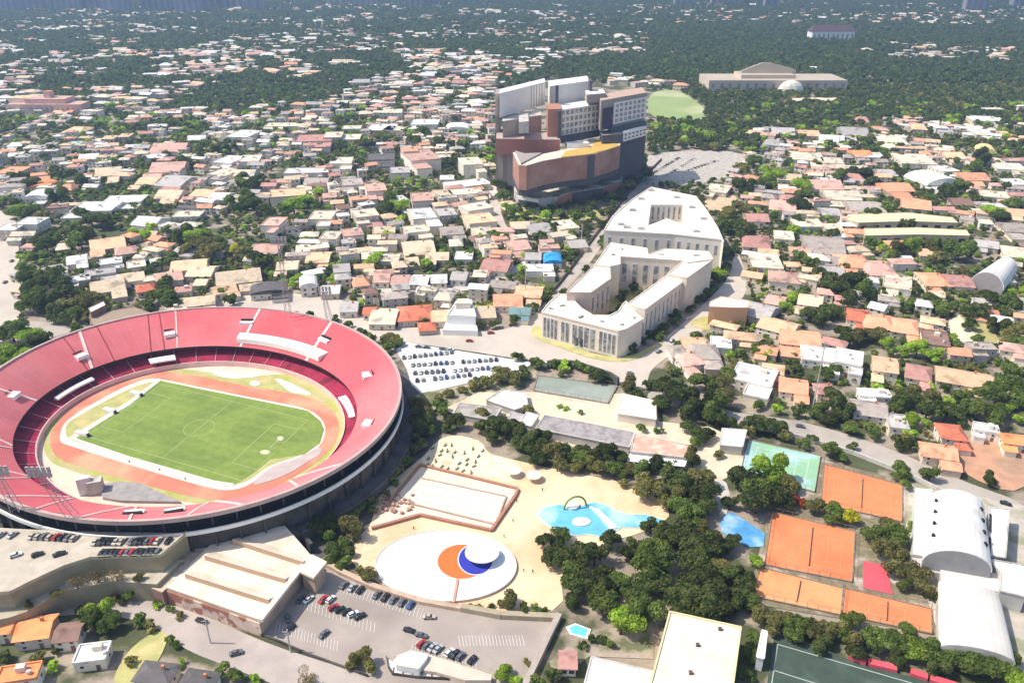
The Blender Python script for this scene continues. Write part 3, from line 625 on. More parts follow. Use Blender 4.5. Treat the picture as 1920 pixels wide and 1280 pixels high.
court('sports_court', 'dark green court with pale lines at the bottom edge of the photo', [(1452, 1191), (1600, 1240), (1780, 1290), (1800, 1400), (1420, 1400)], M_DKC, lines=False, lc=mat('pale_line', (.42, .47, .42), .8), grp='hard courts', inset_=.07, fence=False)
court('small_court', 'crimson court strip between the clay courts and trees', T([(1008, 602), (1130, 628), (1172, 790), (1005, 752)], 1280, 850), M_REDMAT, lines=False, fence=False)
lm('middle clay court', 1520, 1025); lm('upper clay court', 1615, 925); lm('green blue-patched court', 1465, 870); lm('grey green court', 1080, 730); lm('dark green court', 1560, 1240); lm('crimson court', 1640, 1080)
bl = MB()
def bay(a, b, n, ln, ang):
    A, B = W(*a, .24), W(*b, .24); d = (B - A).normalized(); u = Vector((d.x * math.cos(ang) - d.y * math.sin(ang), d.x * math.sin(ang) + d.y * math.cos(ang), 0)); nn = Vector((-u.y, u.x, 0)) * .09
    for i in range(n): p = A.lerp(B, i / n); bl.quad(p - nn, p + u * ln - nn, p + u * ln + nn, p + nn)
for a in (((560, 1120), (710, 1168), 22, 5, -1.1), ((520, 1165), (640, 1202), 20, 5, -1.1), ((640, 1092), (800, 1142), 26, 5, -1.35), ((775, 1200), (900, 1244), 20, 5, -1.2), ((860, 1190), (985, 1190), 20, 5, -1.4), ((760, 668), (870, 660), 20, 5, -1.4), ((774, 683), (945, 674), 30, 5, -1.4), ((778, 698), (930, 688), 28, 5, -1.4)): bay(*a)
tag(bl.build('parking_markings', mat('bay_paint', (.72, .70, .66), .8)), kind='structure')
dl = MB()
for a, b in (((1458, 1207), (1600, 1248)), ((1600, 1248), (1745, 1290)), ((1458, 1207), (1444, 1300)), ((1452, 1256), (1560, 1290))): dl.wall(W(*a, .6), W(*b, .6), .35, .54, .62)
dl.build('court_lines', MATS['pale_line'], [o for o in bpy.data.objects if o.get('label', '').startswith('dark green court')][0])
# garden and boundary walls
band_px(T([(1600, 395), (1745, 555)], 0, 850), 1.6, 0, 5, M_CONCD, 'boundary_wall', 'dark wall along the edge of the cream sawtooth hall', 'wall')
band_px([(608, 1056), (640, 1075), (700, 1102), (790, 1130), (865, 1143)], 2.2, 0, 1.8, M_TANW, 'retaining_wall', 'curved tan wall between the oval pool and the car park', 'wall')
band_px([(865, 1143), (940, 1157), (1046, 1162)], 2.4, 0, 2.4, mat('khaki_wall', (.40, .34, .24), .9, .15, .3), 'retaining_wall', 'straight khaki wall behind the bushes at the car park', 'wall')
band_px([(1048, 1158), (1022, 1212), (985, 1290)], 2.2, 0, 2.6, mat('brown_grey_wall', (.42, .36, .31), .9, .15, .3), 'retaining_wall', 'tall wall along the far right side of the car park', 'wall')
band_px([(480, 1186), (520, 1202), (580, 1228), (640, 1250), (690, 1268)], .5, 0, 1.1, M_CONCD, 'boundary_wall', 'low dark wall between the road and the car park', 'wall')
band_px(T([(1150, 775), (1200, 768), (1300, 775), (1400, 805), (1500, 840), (1545, 870)], 640, 430), 1.4, 0, 5, mat('dark_fence_mesh', (.09, .09, .085), .9, .2, .3), 'court_backdrop', 'tall dark screen curving behind the grey green court', 'fence')
band_px([(815, 770), (900, 790), (1010, 778)], .8, 0, 1.2, M_CONCD, 'boundary_wall', 'low dark wall beside the pale concrete roofs', 'wall')
band_px([(920, 420), (908, 380), (900, 335)], 1.2, 0, 3, M_WHITE, 'boundary_wall', 'white wall along the curved street below the brown complex', 'wall')
band_px([(1400, 800), (1500, 822), (1600, 852), (1700, 892), (1790, 935)], .8, 0, 2.2, M_CONC, 'boundary_wall', 'long grey wall along the diagonal street', 'wall')
band_px([(1005, 585), (1055, 525), (1112, 448), (1180, 360), (1240, 300)], .8, 0, 2.2, M_CONCD, 'boundary_wall', 'long dark wall beside the road rising behind the courtyard block', 'wall')
# ---------------------------------------------------------------- large buildings
def building(name, label, cat, px, group=None): return thing(name, label, cat, W(*px), group)
def mass(parent, pts, z, m=M_CONC, mt=None, z0=-.05, name='wall', roofname='roof', par=None, holes=None, z1s=None):
    """walls and roof slab from a roof outline seen at height z"""
    P = [tuple(W(a, b, z)[:2]) for a, b in pts]; BLOCK.append([pix(Vector((p[0], p[1], 0)))[:2] for p in P])
    loops = [P] + [[tuple(W(a, b, z)[:2]) for a, b in h] for h in (holes or [])]
    MB().prism(loops, z0, z - .35).build(name, m, parent)
    r = MB().prism(loops, z - .35, z).build(roofname, mt or m, parent)
    if par is not None:
        o = MB(); n = len(P)
        for i in range(n): o.wall(P[i], P[(i + 1) % n], .6, z - .2, z + par - .004 * (i % 5))
        o.build('parapet', m, r)
    return P
M_LW = mat('courtyard_wall', (.80, .70, .59), .85, .05, .2, (.72, .62, .51), .6, .08)
M_LR = mat('courtyard_roof', (.86, .80, .70), .8, .05, .2, (.78, .70, .58), .6, .06)
L = lambda pts: T(pts, 1000, 340, 3.765)
cb = building('courtyard_building', 'cream office block wrapped round a planted courtyard, glazed front facing the wide road', 'office building', (1180, 620))
MB().prism([tuple(W(a, b, .3)[:2]) for a, b in L([(340, 960), (700, 900), (1000, 700), (950, 600), (620, 600), (560, 720)])], 0, .3).build('courtyard_floor', M_GRASSO, cb)
PF = mass(cb, L([(60, 925), (600, 1060), (655, 1045), (772, 975), (690, 900), (655, 850), (632, 870), (600, 920), (540, 950), (420, 948), (340, 900), (240, 800), (180, 800), (110, 860)]), 18, M_LW, M_LR, par=.7)
PL = mass(cb, L([(235, 785), (405, 788), (545, 690), (540, 600), (435, 590)]), 24, M_TANW if False else mat('rosy_wall', (.64, .50, .42), .85, .06, .2), M_LR, par=.6)
PB = mass(cb, L([(435, 590), (540, 603), (612, 588), (612, 532), (1060, 562), (1085, 575), (1266, 552), (1235, 498), (930, 478), (810, 520), (800, 475), (545, 436)]), 25, M_LW, M_LR, par=.6)
PR = mass(cb, L([(665, 868), (790, 905), (1050, 715), (950, 660)]), 21, M_LW, M_LR, par=.6)
PR2 = mass(cb, L([(950, 655), (1085, 683), (1264, 556), (1060, 565)]), 24.5, M_LW, M_LR, par=.6)
A, B = PF[0], PF[1]
def lerp2(a, b, t): return (a[0] + (b[0] - a[0]) * t, a[1] + (b[1] - a[1]) * t)
for t0, t1, n in ((.02, .22, 4), (.26, .38, 2), (.41, .72, 4), (.76, .98, 4)):
    windows(cb, lerp2(A, B, t0), lerp2(A, B, t1), 1.5, 15.8, n, 1, .9, .96, mat('tinted_glass', (.16, .155, .16), .4, .25, .6, (.34, .32, .30), .5, .3))
windows(cb, lerp2(A, B, .44), lerp2(A, B, .58), .2, 8, 2, 1, .7, .8, M_GLASS, name='entrance')
windows(cb, PR[1], PR[2], 3, 19, 9, 1, .34, .8, M_GLASSL)
windows(cb, PF[2], PF[3], 3, 15, 1, 1, .9, .9, M_LW)
windows(cb, PL[1], PL[2], 4, 22, 4, 1, .5, .8, M_GLASSL)
windows(cb, PB[3], PB[4], 4, 22, 6, 1, .5, .8, M_GLASSL)
M_W2 = mat('dome_block_wall', (.80, .72, .62), .85, .05, .2)
cv = building('fan_building', 'cream fan-shaped block with a deep roof recess behind the courtyard block', 'office building', (1240, 480))
P2 = mass(cv, L([(500, 350), (1000, 378), (1330, 415), (1343, 432), (1300, 330), (1210, 190), (1145, 110), (1010, 82), (830, 45), (700, 130), (560, 250)]), 27, M_W2, M_LR, par=.8, holes=[L([(830, 165), (1055, 165), (1062, 312), (945, 262), (810, 312)])])
MB().prism([tuple(W(a, b, 12)[:2]) for a, b in L([(800, 170), (1075, 170), (1085, 330), (790, 330)])], 0, 12).build('recess_floor', M_CONC, cv)
windows(cv, P2[0], P2[1], 12, 25, 6, 1, .3, .62, M_GLASSL); windows(cv, P2[1], P2[2], 12, 25, 5, 1, .4, .62, M_GLASSL)
Hh = [W(a, b, 27) for a, b in L([(830, 165), (1055, 165)])]; windows(cv, Hh[0], Hh[1], 13, 26, 6, 1, .5, .85, M_GLASSL)
for t in L([(830, 60), (760, 330), (1150, 350), (700, 200), (620, 300), (1010, 110), (1200, 260), (1120, 180), (760, 120), (660, 320)]):
    c = W(*t, 28); MB().box(c, 5, 3, 27, 29).build('roof_unit', M_CONC, cv)
for i, t in enumerate(L([(120, 900), (200, 880), (330, 960), (480, 990), (620, 1010), (700, 960), (620, 480), (900, 520), (1150, 525), (560, 520)])):
    zz = 18 if i < 6 else 25; MB().box(W(*t, zz), 2.6 + (i % 3), 1.8, zz, zz + 1.3, i * .4).build('roof_unit', M_CONC, cb)
lm('cream courtyard block', 1180, 640); lm('cream fan-shaped block', 1250, 430)
# brown office complex
O = lambda x, y: T([(x, y)], 920, 140, 4.923)[0]
of = building('office_complex', 'tall complex of brown brick drum and stacked white blocks above the houses', 'office building', (1080, 391))
def slab(xl, yl, xr, yr, Y, zb, depth, m, mt=None, name='block', par=None, thick=0):
    (a, b), (c, d) = O(xl, yl), O(xr, yr); z = zat(b, Y); P0, P1 = W(a, b, z), W(c, d, z); n = Vector((0, depth, 0))
    if isinstance(zb, tuple): zb = zat(O(0, zb[0])[1], Y)
    P = [tuple(p[:2]) for p in (P0, P1, P1 + n, P0 + n)]
    MB().prism(P, zb, z - .3).build(name, m, of); MB().prism(P, z - .3, z, bottom=True).build(name + '_roof', mt or m, of)
    return P0, P1, z, zb
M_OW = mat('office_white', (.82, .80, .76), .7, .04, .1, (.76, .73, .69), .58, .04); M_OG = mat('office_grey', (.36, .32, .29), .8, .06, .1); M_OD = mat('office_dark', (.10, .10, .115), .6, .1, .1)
M_BR = mat('office_brick', (.40, .20, .155), .8, .07, .15, (.46, .28, .23), .55, .05); M_OB = mat('office_orange_brick', (.46, .22, .14), .8, .08, .2); M_RB = mat('office_red_brown', (.36, .16, .125), .8, .07, .15)
DR = [O(*p) for p in ((205, 715), (260, 832), (330, 838), (480, 795), (650, 765), (900, 738), (960, 728), (1090, 690), (1190, 655), (1230, 560), (1090, 600), (900, 600), (690, 690), (640, 700), (470, 735), (310, 740))]
zD = zat(O(0, 830)[1], 720)
PD = [tuple(W(a, b, zD)[:2]) for a, b in DR]
zb0 = zat(O(0, 1060)[1], 720)
MB().prism(PD, zb0, zD - .5).build('drum_wall', M_BR, of)
MB().prism(PD, zD - .5, zD).build('drum_roof', M_CROOF, of)
gl = [tuple(W(*O(*p), zD + .5)[:2]) for p in ((650, 762), (900, 735), (1080, 690), (1186, 655), (1150, 630), (1060, 600), (960, 605), (940, 660), (690, 705))]
MB().prism(gl, zD - .1, zD + .5).build('gold_roof', mat('gold_roof', (.62, .40, .10), .7, .1, .2), of)
a, b = PD[5], PD[6]; mb = MB(); mb.wall(Vector(a) - Vector((0, .4)), Vector(b) - Vector((0, .4)), 1.0, zb0 + .3, zD - 1); mb.build('glass_slot', M_OD, of)
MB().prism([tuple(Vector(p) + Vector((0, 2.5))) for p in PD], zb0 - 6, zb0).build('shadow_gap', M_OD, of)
MB().prism([tuple(Vector(p) + Vector((2.0 * (i < 2), 0))) for i, p in enumerate(PD[:2] + [PD[14], PD[15]])], zb0, zD + 1.5).build('corner_pier', M_OG, of)
MB().box(W(*O(800, 640), zD + 3), 22, 9, zD, zD + 4.5, .15).build('roof_plant_room', M_WHITE, of)
PO = [O(*p) for p in ((215, 1040), (250, 1120), (440, 1150), (620, 1120), (750, 1085), (1040, 1040), (1195, 985), (1240, 900), (900, 900), (300, 960))]
zp = 10.5; PDs = [tuple(W(a, b, zp)[:2]) for a, b in PO]
MB().prism(PDs, 0, zp - .4).build('podium_wall', M_CONC, of); MB().prism(PDs, zp - .4, zp).build('podium_roof', mat('podium_roof', (.66, .60, .50), .85, .2, .2, (.2, .22, .14), .56, .08), of)
def face(P, i, j, z0, z1, m, nm, o=.5, t0=0, t1=1):
    a, b = lerp2(P[i], P[j], t0), lerp2(P[i], P[j], t1); d = Vector(b) - Vector(a); d.normalize(); n = Vector((d.y, -d.x)) * o / 2
    mb = MB(); mb.wall(Vector(a) + n, Vector(b) + n, o, z0, z1); return mb.build(nm, m, of)
face(PDs, 3, 4, .1, zp - .6, M_OB, 'brick_panel'); face(PDs, 4, 5, .1, zp - .6, M_OD, 'dark_panel'); face(PDs, 5, 6, .1, zp - .2, M_RB, 'brick_panel')
face(PDs, 1, 2, 3, 7, M_OD, 'ribbon_window', .4, .06, .94); face(PDs, 1, 2, 7.4, zp, M_WHITE, 'white_fascia', .6)
# rear stacked blocks
ML, MR, mz, mzb = slab(650, 325, 1010, 272, 800, (575,), 34, M_OW)
windows(of, ML, MR, mzb + 1, mz - .5, 9, 4, .74, .74, M_GLASSL, M_OW, pane=False)
mb = MB(); q_ = (MR - ML).normalized() * 1.2
mb.wall(ML - q_, ML + q_, 1.6, mzb, mz + 1); mb.wall(MR - q_, MR + q_, 1.6, mzb, mz + 1); mb.build('dark_frame', M_OG, of)
slab(530, 320, 655, 318, 792, (610,), 30, M_OB, name='brick_tower'); slab(622, 340, 655, 335, 786, (600,), 5, M_OD, name='glass_slot')
RL, RR, rz, rzb = slab(1020, 240, 1440, 165, 806, (520,), 34, M_OG, mat('office_tan', (.50, .36, .28), .8), name='frame_block')
d = (RR - RL).normalized(); n = Vector((d.y, -d.x, 0))
mb = MB(); mb.wall(RL.lerp(RR, .26) + n, RL.lerp(RR, .985) + n, .8, rzb + 4, rz - 4); mb.build('white_panel', M_OW, of)
mb = MB(); mb.wall(RL.lerp(RR, .04) + n * 1.2, RL.lerp(RR, .24) + n * 1.2, .8, rzb + 1, rz - 8); mb.build('purple_glass', mat('purple_glass', (.03, .02, .07), .3, .1, .2), of)
windows(of, RL.lerp(RR, .28) + n * 1.3, RL.lerp(RR, .96) + n * 1.3, rzb + 5, rz - 5, 7, 4, .72, .78, M_GLASSL, M_WFRAME, pane=False)
d2 = (MR - ML).normalized(); n2 = Vector((d2.y, -d2.x, 0)); mb = MB(); mb.wall(ML + n2, MR + n2, 1.2, mzb - 6, mzb + 1); mb.build('dark_band', M_OD, of)
slab(1110, 500, 1440, 450, 812, 0, 30, M_OD, name='lower_block')
c0, c1, cz, czb = slab(1230, 535, 1440, 480, 805, (620,), 8, M_OW, name='white_podium'); windows(of, c0, c1, czb + 1, cz - 1, 6, 2, .5, .55, M_GLASS, M_OW, pane=False)
slab(1030, 560, 1235, 545, 802, 0, 22, M_OD, M_OG, name='dark_tower')
slab(545, 108, 915, 58, 830, (300,), 36, M_OW, M_WROOF, name='white_block')
a0, a1, az, azb = slab(600, 104, 628, 100, 826, (262,), 3, M_OD, name='glass_slot')
slab(915, 62, 940, 60, 835, (190,), 18, M_OD, name='end_fin')
slab(890, 185, 1060, 170, 815, (262,), 25, M_OG, M_WROOF, name='setback')
slab(80, 175, 505, 68, 800, (400,), 26, M_OW, M_WROOF, name='white_block')
for k in range(1, 6):
    (a, b), (c, d_) = O(80, 175), O(505, 68); z = zat(b, 800); q0, q1 = W(a, b, z), W(c, d_, z); p = q0.lerp(q1, .62 + k * .06); mb = MB(); mb.bar((p.x, p.y - .3, zat(O(0, 395)[1], 800)), (p.x, p.y - .3, z), .5, n=4); mb.build('facade_rib', M_OG, of)
slab(40, 180, 80, 175, 812, 0, 30, M_OG, name='side_core')
slab(110, 430, 470, 372, 788, 0, 30, M_OG, M_CONC, name='link_block'); slab(262, 438, 352, 430, 772, (545,), 40, M_CONC, M_CONC, name='link_block')
slab(60, 600, 640, 610, 792, 0, 30, M_OG, name='wing_base'); slab(50, 590, 640, 600, 785, (735,), 38, M_RB, mat('office_pinkroof', (.45, .36, .33), .8, .1, .1), name='curved_wing')
xa = building('annex', 'white annex with small dark windows left of the brown complex', 'annex', (948, 330))
pa = mass(xa, [O(*p) for p in ((45, 640), (180, 632), (205, 700), (60, 720))], 22, WALLM[0], M_WROOF, par=.5); windows(xa, pa[3], pa[2], 3, 20, 4, 4, .5, .5, M_GLASS, pane=False)
lm('brown office complex', 1060, 391)
# ---- sawtooth hall
gh = building('sports_hall', 'cream roofed hall with three brown roof monitors beside the car park', 'hall', (430, 1120))
G = lambda pts: T(pts, 0, 850)
PG = mass(gh, G([(1310, 465), (1590, 400), (1735, 565), (1450, 925), (930, 745), (1180, 500)]), 8, M_TANW, M_CROOF)
mass(gh, G([(830, 742), (905, 772), (932, 748), (1182, 498), (1312, 462), (1250, 460), (1130, 500), (960, 620)]), 7, M_BRICK, mat('terrace_tan', (.60, .47, .36), .85, .15, .3, (.70, .62, .52), .58, .12))
d = (Vector(PG[3]) - Vector(PG[4])).normalized(); n = Vector((d.y, -d.x)) * .3
mb = MB(); mb.wall(Vector(PG[4]) + n, Vector(PG[3]) + n, .5, 0, 6.4); mb.build('mosaic_wall', mat('mosaic_wall', (.62, .48, .40), .85, .2, .3, (.36, .16, .12), .52, .16, blend=.04), gh)
for a, b in (((1295, 480), (1690, 605)), ((1140, 570), (1590, 702)), ((1030, 672), (1495, 817))):
    A, B = W(*G([a])[0], 10.2), W(*G([b])[0], 10.2); A.z = B.z = 0; dd = (B - A).normalized(); n = Vector((-dd.y, dd.x, 0)); mb = MB(); z = Vector((0, 0, 1))
    v = [A + z * 8, B + z * 8, B + z * 10.4, A + z * 10.4, A + n * 5 + z * 8.02, B + n * 5 + z * 8.02]
    mb.quad(v[0], v[1], v[2], v[3], m=0); mb.quad(v[3], v[2], v[5], v[4], m=1); mb.quad(v[0], v[3], v[4], m=1); mb.quad(v[1], v[5], v[2], m=1)
    mb.build('roof_monitor', [mat('monitor_brown', (.50, .34, .24), .85, .08, .4), M_CROOF], gh)
A, B = W(*G([(1735, 565)])[0], 9), W(*G([(1450, 925)])[0], 9); mb = MB(); mb.wall(A, B, 2.2, 7.9, 9.2); mb.build('side_parapet', mat('pale_band', (.74, .66, .56), .8), gh)
PK = [tuple(W(*p, 9.5)[:2]) for p in G([(1740, 560), (1825, 602), (1750, 692), (1668, 655)])]
MB().prism(PK, 8.5, 9.5, bottom=True).build('entrance_canopy', M_CROOF, gh); c = sum((Vector(p) for p in PK), Vector((0, 0))) / 4
MB().prism([tuple(c + (Vector(p) - c) * .8) for p in PK], 0, 8.5).build('entrance_block', M_TANW, gh)
PRf = [tuple(W(*p, 3.4)[:2]) for p in G([(1060, 440), (1205, 432), (1208, 465), (1065, 480)])]
r = building('shelter', 'small white flat-roofed shelter between the stadium and the cream hall', 'shelter', (380, 1008))
MB().prism(PRf, 2.8, 3.4, bottom=True).build('roof', M_WROOF, r); c = sum((Vector(p) for p in PRf), Vector((0, 0))) / 4
MB().prism([tuple(c + (Vector(p) - c) * .85) for p in PRf], 0, 2.8).build('wall', M_CONC, r)
lm('cream sawtooth hall', 430, 1110); lm('mosaic wall of the hall', 400, 1160)
# kiosk by the car park
K = lambda pts: T(pts, 480, 1040, 3.31)
kb = building('gatehouse', 'white rounded gatehouse with a pale walled ramp in the car park', 'gatehouse', (800, 1262))
mass(kb, K([(850, 655), (880, 620), (960, 590), (1070, 612), (1060, 640), (1010, 705), (920, 690), (870, 680)]), 4, M_WHITE, M_CROOF)
rm = K([(1065, 615), (1170, 645), (1460, 740), (1460, 775), (1300, 775), (1120, 725), (1050, 715), (1030, 700)])
mass(kb, rm, 2.5, mat('ramp_tan', (.62, .50, .40), .85), mat('ramp_roof', (.62, .53, .44), .85, .1, .3), roofname='ramp_roof')
PW = [W(*p) for p in K([(812, 640), (822, 700), (850, 745), (1000, 765), (1180, 775), (1330, 790)])]
for i in range(5): mb = MB(); mb.wall(PW[i], PW[i + 1], .4, 0, 1.3 - .01 * i); mb.build('railing_wall', M_CONCD, kb)
MB().prism([tuple(p[:2]) for p in PW] + [tuple(W(*p)[:2]) for p in K([(1300, 760), (1040, 715), (870, 690)])], 0, .7).build('forecourt_slab', M_WHITE, kb)
for k in range(8):
    a, b = PW[2].lerp(PW[5], k / 8), PW[2].lerp(PW[5], k / 8) + Vector((0, 7, 0)); mb = MB(); mb.wall(a, b, .25, .6, 1.2); mb.build('bay_divider', M_CONCD, kb)
lm('white gatehouse', 780, 1245)
# warehouses bottom right of centre
wh = building('warehouse', 'large cream flat roof with a yellow side wall at the bottom edge', 'warehouse', (1300, 1279))
PWh = mass(wh, [(1256, 1147), (1389, 1176), (1372, 1300), (1215, 1300)], 10, mat('yellow_wall', (.72, .60, .34), .85, .1, .2), M_CROOF, par=.5)
for x, y in ((1308, 1210), (1295, 1262), (1350, 1180)): MB().box(W(x, y, 10), 1.2, 1.2, 10, 11).build('roof_vent', M_CONCD, wh)
w2 = building('workshop', 'low white roof tucked beside the large cream warehouse roof', 'warehouse', (1160, 1279))
mass(w2, [(1109, 1231), (1223, 1258), (1214, 1300), (1091, 1300)], 6, M_CONC, M_WROOF, par=.3); lm('large cream warehouse roof', 1300, 1240)
# barrel hall
def barrel(parent, e0, e1, f0, f1, z, rise, m, end, n=14, z0=-.05, name='roof'):
    """e0-e1: the eave nearest the left, f0-f1: right eave (far point first), pixels at height z"""
    A0, A1, B0, B1 = W(*e0, z), W(*e1, z), W(*f0, z), W(*f1, z); mb = MB(); wl = MB()
    def arcp(P, Q, t): a = math.pi * t; p = P.lerp(Q, (1 - math.cos(a)) / 2); return Vector((p.x, p.y, z + rise * math.sin(a)))
    for i in range(n):
        mb.quad(arcp(A0, B0, i / n), arcp(A1, B1, i / n), arcp(A1, B1, (i + 1) / n), arcp(A0, B0, (i + 1) / n))
    for P, Q in ((A0, B0), (A1, B1)):
        pts = [arcp(P, Q, i / n) for i in range(n + 1)]; wl.quad(*(pts + [Vector((Q.x, Q.y, z0)), Vector((P.x, P.y, z0))]))
    for P, Q in ((A0, A1), (B0, B1)): wl.quad(Vector((P.x, P.y, z0)), Vector((Q.x, Q.y, z0)), Q, P)
    wl.build('end_wall', end, parent); o = mb.build(name, m, parent, smooth=False)
    sm = o.modifiers.new('thick', 'SOLIDIFY'); sm.thickness = .4; sm.offset = 1
    BLOCK.append([pix(Vector((p.x, p.y, 0)))[:2] for p in (A0, A1, B1, B0)])
    return A0, A1, B0, B1
bh = building('barrel_hall', 'tall white barrel-vaulted gymnasium with dark vent slots beside its flat annex', 'hall', (1800, 1100))
A0, A1, B0, B1 = barrel(bh, (1742, 935), (1731, 1050), (1843, 955), (1858, 1072), 9, 7, M_WROOF, mat('vault_end', (.34, .33, .33), .8, .1, .3))
for s, (P, Q) in enumerate(((A0, A1), (B0, B1))):
    for k in range(4):
        c = P.lerp(Q, .18 + .19 * k); o_ = (B0 - A0).normalized() * (2.2 if s == 0 else -2.2); MB().box(c + o_, .8, 1.6, 12.0, 14.6, 0).build('vent_slot', M_DARK, bh)
mass(bh, T([(1710, 300), (1822, 312), (1800, 585), (1708, 572)], 1280, 850), 8, M_CONC, M_WROOF, par=.5, name='annex_wall', roofname='annex_roof')
mass(bh, T([(1300, 190), (1395, 200), (1350, 570), (1285, 560)], 1280, 850), 6, mat('pale_green_wall', (.62, .64, .58), .8), mat('pale_green_roof', (.66, .68, .62), .8, .05, .3), name='side_aisle_wall', roofname='side_aisle_roof')
for a, b in (((1718, 335), (1716, 430)), ((1715, 465), (1713, 550))):
    mb = MB(); mb.wall(W(*T([a], 1280, 850)[0], 8.6), W(*T([b], 1280, 850)[0], 8.6), .8, 8, 8.6); mb.build('roof_slot', M_DARK, bh)
mass(bh, T([(1708, 590), (1910, 625), (1915, 800), (1772, 765), (1772, 660)], 1280, 850), 8, M_CONC, M_WROOF, par=.4, name='annex_wall', roofname='annex_roof')
mass(bh, T([(1265, 575), (1440, 600), (1440, 668), (1262, 640)], 1280, 850), 5, M_CONC, M_CONC, name='link_wall', roofname='link_roof')
mass(bh, T([(1440, 605), (1770, 670), (1768, 770), (1600, 735), (1440, 700)], 1280, 850), 6, M_CONC, mat('pale_concrete_roof', (.66, .63, .59), .8, .06, .2), name='link_wall', roofname='link_roof')
b2 = building('barrel_hall', 'lower pale concrete barrel roof in front of the tall white gymnasium', 'hall', (1800, 1220))
barrel(b2, (1761, 1092), (1762, 1215), (1873, 1120), (1902, 1245), 6, 3.5, mat('pale_vault', (.68, .65, .60), .8, .06, .12, (.58, .55, .51), .58, .05), M_CONC)
lm('tall white barrel hall', 1790, 1020); lm('lower concrete barrel roof', 1810, 1180)
# roofs by the courts
def simple(name, label, cat, pts, z, m, mt, par=.3, **k):
    r = building(name, label, cat, (sum(p[0] for p in pts) / len(pts), sum(p[1] for p in pts) / len(pts))); r_ = mass(r, pts, z, m, mt, par=par, **k); return r, r_
simple('grandstand', 'long grey corrugated roof running beside the cream yard', 'shed', [(1021, 778), (1190, 811), (1180, 838), (1004, 803)], 5, M_CONC, mat('grey_sheet', (.36, .33, .33), .85, .2, .5, (.27, .25, .25), .55, .2))
r, P = simple('clubhouse', 'flat brick-red roof with a white awning at the end of the grey roof', 'clubhouse', [(1190, 813), (1297, 836), (1290, 858), (1182, 846)], 6, M_CONC, mat('faded_red_roof', (.62, .38, .29), .85, .15, .3, (.72, .55, .44), .56, .15))
MB().prism([tuple(W(*p, 4.5)[:2]) for p in ((1182, 846), (1290, 859), (1284, 874), (1177, 864))], 4.1, 4.5, bottom=True).build('awning', M_WHITE, r)
simple('pavilion', 'cream flat roof beside the grey green court', 'pavilion', [(1166, 738), (1229, 752), (1230, 786), (1158, 775)], 5, M_LW, M_LR)
simple('pavilion', 'pale flat slab roof under tree branches left of the cream yard', 'pavilion', [(912, 750), (942, 731), (985, 735), (990, 760), (965, 768)], 4, M_CONC, mat('pale_slab', (.70, .71, .68), .85, .1, .3, (.5, .56, .46), .58, .15))
for i, x in enumerate((960, 988)):
    simple('shed', ['narrow mauve-grey shed roof nearer the trees', 'narrow pale shed roof touching the long grey roof'][i], 'shed', [(x, 772), (x + 22, 778), (x + 8, 800), (x - 14, 793)], 4, M_CONC, [mat('mauve_sheet', (.46, .41, .42), .8), M_WROOF][i])
simple('shed', 'rough grey concrete roofs at the edge of the stadium slope', 'shed', [(862, 755), (940, 765), (925, 788), (850, 775)], 3.5, M_CONC, mat('mottled_concrete', (.48, .44, .40), .9, .25, .4, (.3, .28, .25), .52, .2))
simple('shed', 'plain white flat roof beside the green blue-patched court', 'shed', [(1354, 803), (1400, 806), (1392, 838), (1350, 834)], 5, M_CONC, M_WROOF)
r, P = simple('kiosk', 'white wall-like kiosk with pink base at the corner of the dark green court', 'kiosk', [(1429, 1181), (1438, 1184), (1432, 1234), (1419, 1231)], 6, M_WHITE, M_WROOF)
st2 = building('seating_stand', 'crimson spectator seats under the hedge beside the dark green court', 'seating', (1640, 1240))
for i, (a, b) in enumerate((((1592, 1225), (1625, 1237)), ((1628, 1238), (1682, 1250)), ((1708, 1256), (1740, 1266)), ((1745, 1268), (1800, 1285)))):
    A, B = W(*a, 2), W(*b, 2); mb = MB(); mb.wall(A, B, 2.6, .6, 2.0); mb.build('seat_block', M_REDMAT, st2)
# arched grey hall on the right
ah = building('arched_hall', 'hangar with a grey arched front and white curved roof among the right-hand houses', 'hall', (1850, 545))
barrel(ah, (1866, 500), (1821, 528), (1905, 512), (1880, 545), 5, 10, M_WROOF, mat('arch_front', (.30, .28, .28), .8, .1, .2), n=16)
lm('grey arched hangar', 1850, 545)
# brown long building behind the stadium
simple('shed', 'long brown shed with a white end slab behind the stadium rim', 'shed', [(168, 590), (250, 575), (290, 590), (230, 612), (170, 608)], 8, M_BRICK, mat('brown_sheet', (.34, .26, .19), .85, .15, .3))
simple('shed', 'tilted white slab roof at the end of the long brown shed', 'shed', [(166, 578), (194, 565), (198, 572), (170, 586)], 12, M_BRICK, M_WROOF)
# white orange pavilion
r, P = simple('villa', 'white overhanging flat roof above an orange end wall beside the lawn', 'villa', [(1331, 566), (1352, 556), (1405, 565), (1402, 577), (1378, 577), (1330, 575)], 13, mat('orange_wall', (.70, .40, .22), .85, .05, .2), M_WROOF)
r, P = simple('terraced_block', 'white stepped building widening toward the road by the car park', 'apartment block', [(856, 566), (884, 564), (892, 594), (838, 592)], 10, M_WHITE, M_WROOF, par=.8)
MB().prism([tuple(W(a, b, 4)[:2]) for a, b in ((838, 600), (892, 602), (896, 620), (830, 618))], 0, 4).build('terrace', M_WHITE, r)
MB().prism([tuple(W(a, b, 14)[:2]) for a, b in ((857, 560), (880, 559), (882, 568), (855, 569))], 9, 14).build('roof_room', M_CROOF, r)
lm('white stepped building', 862, 600)
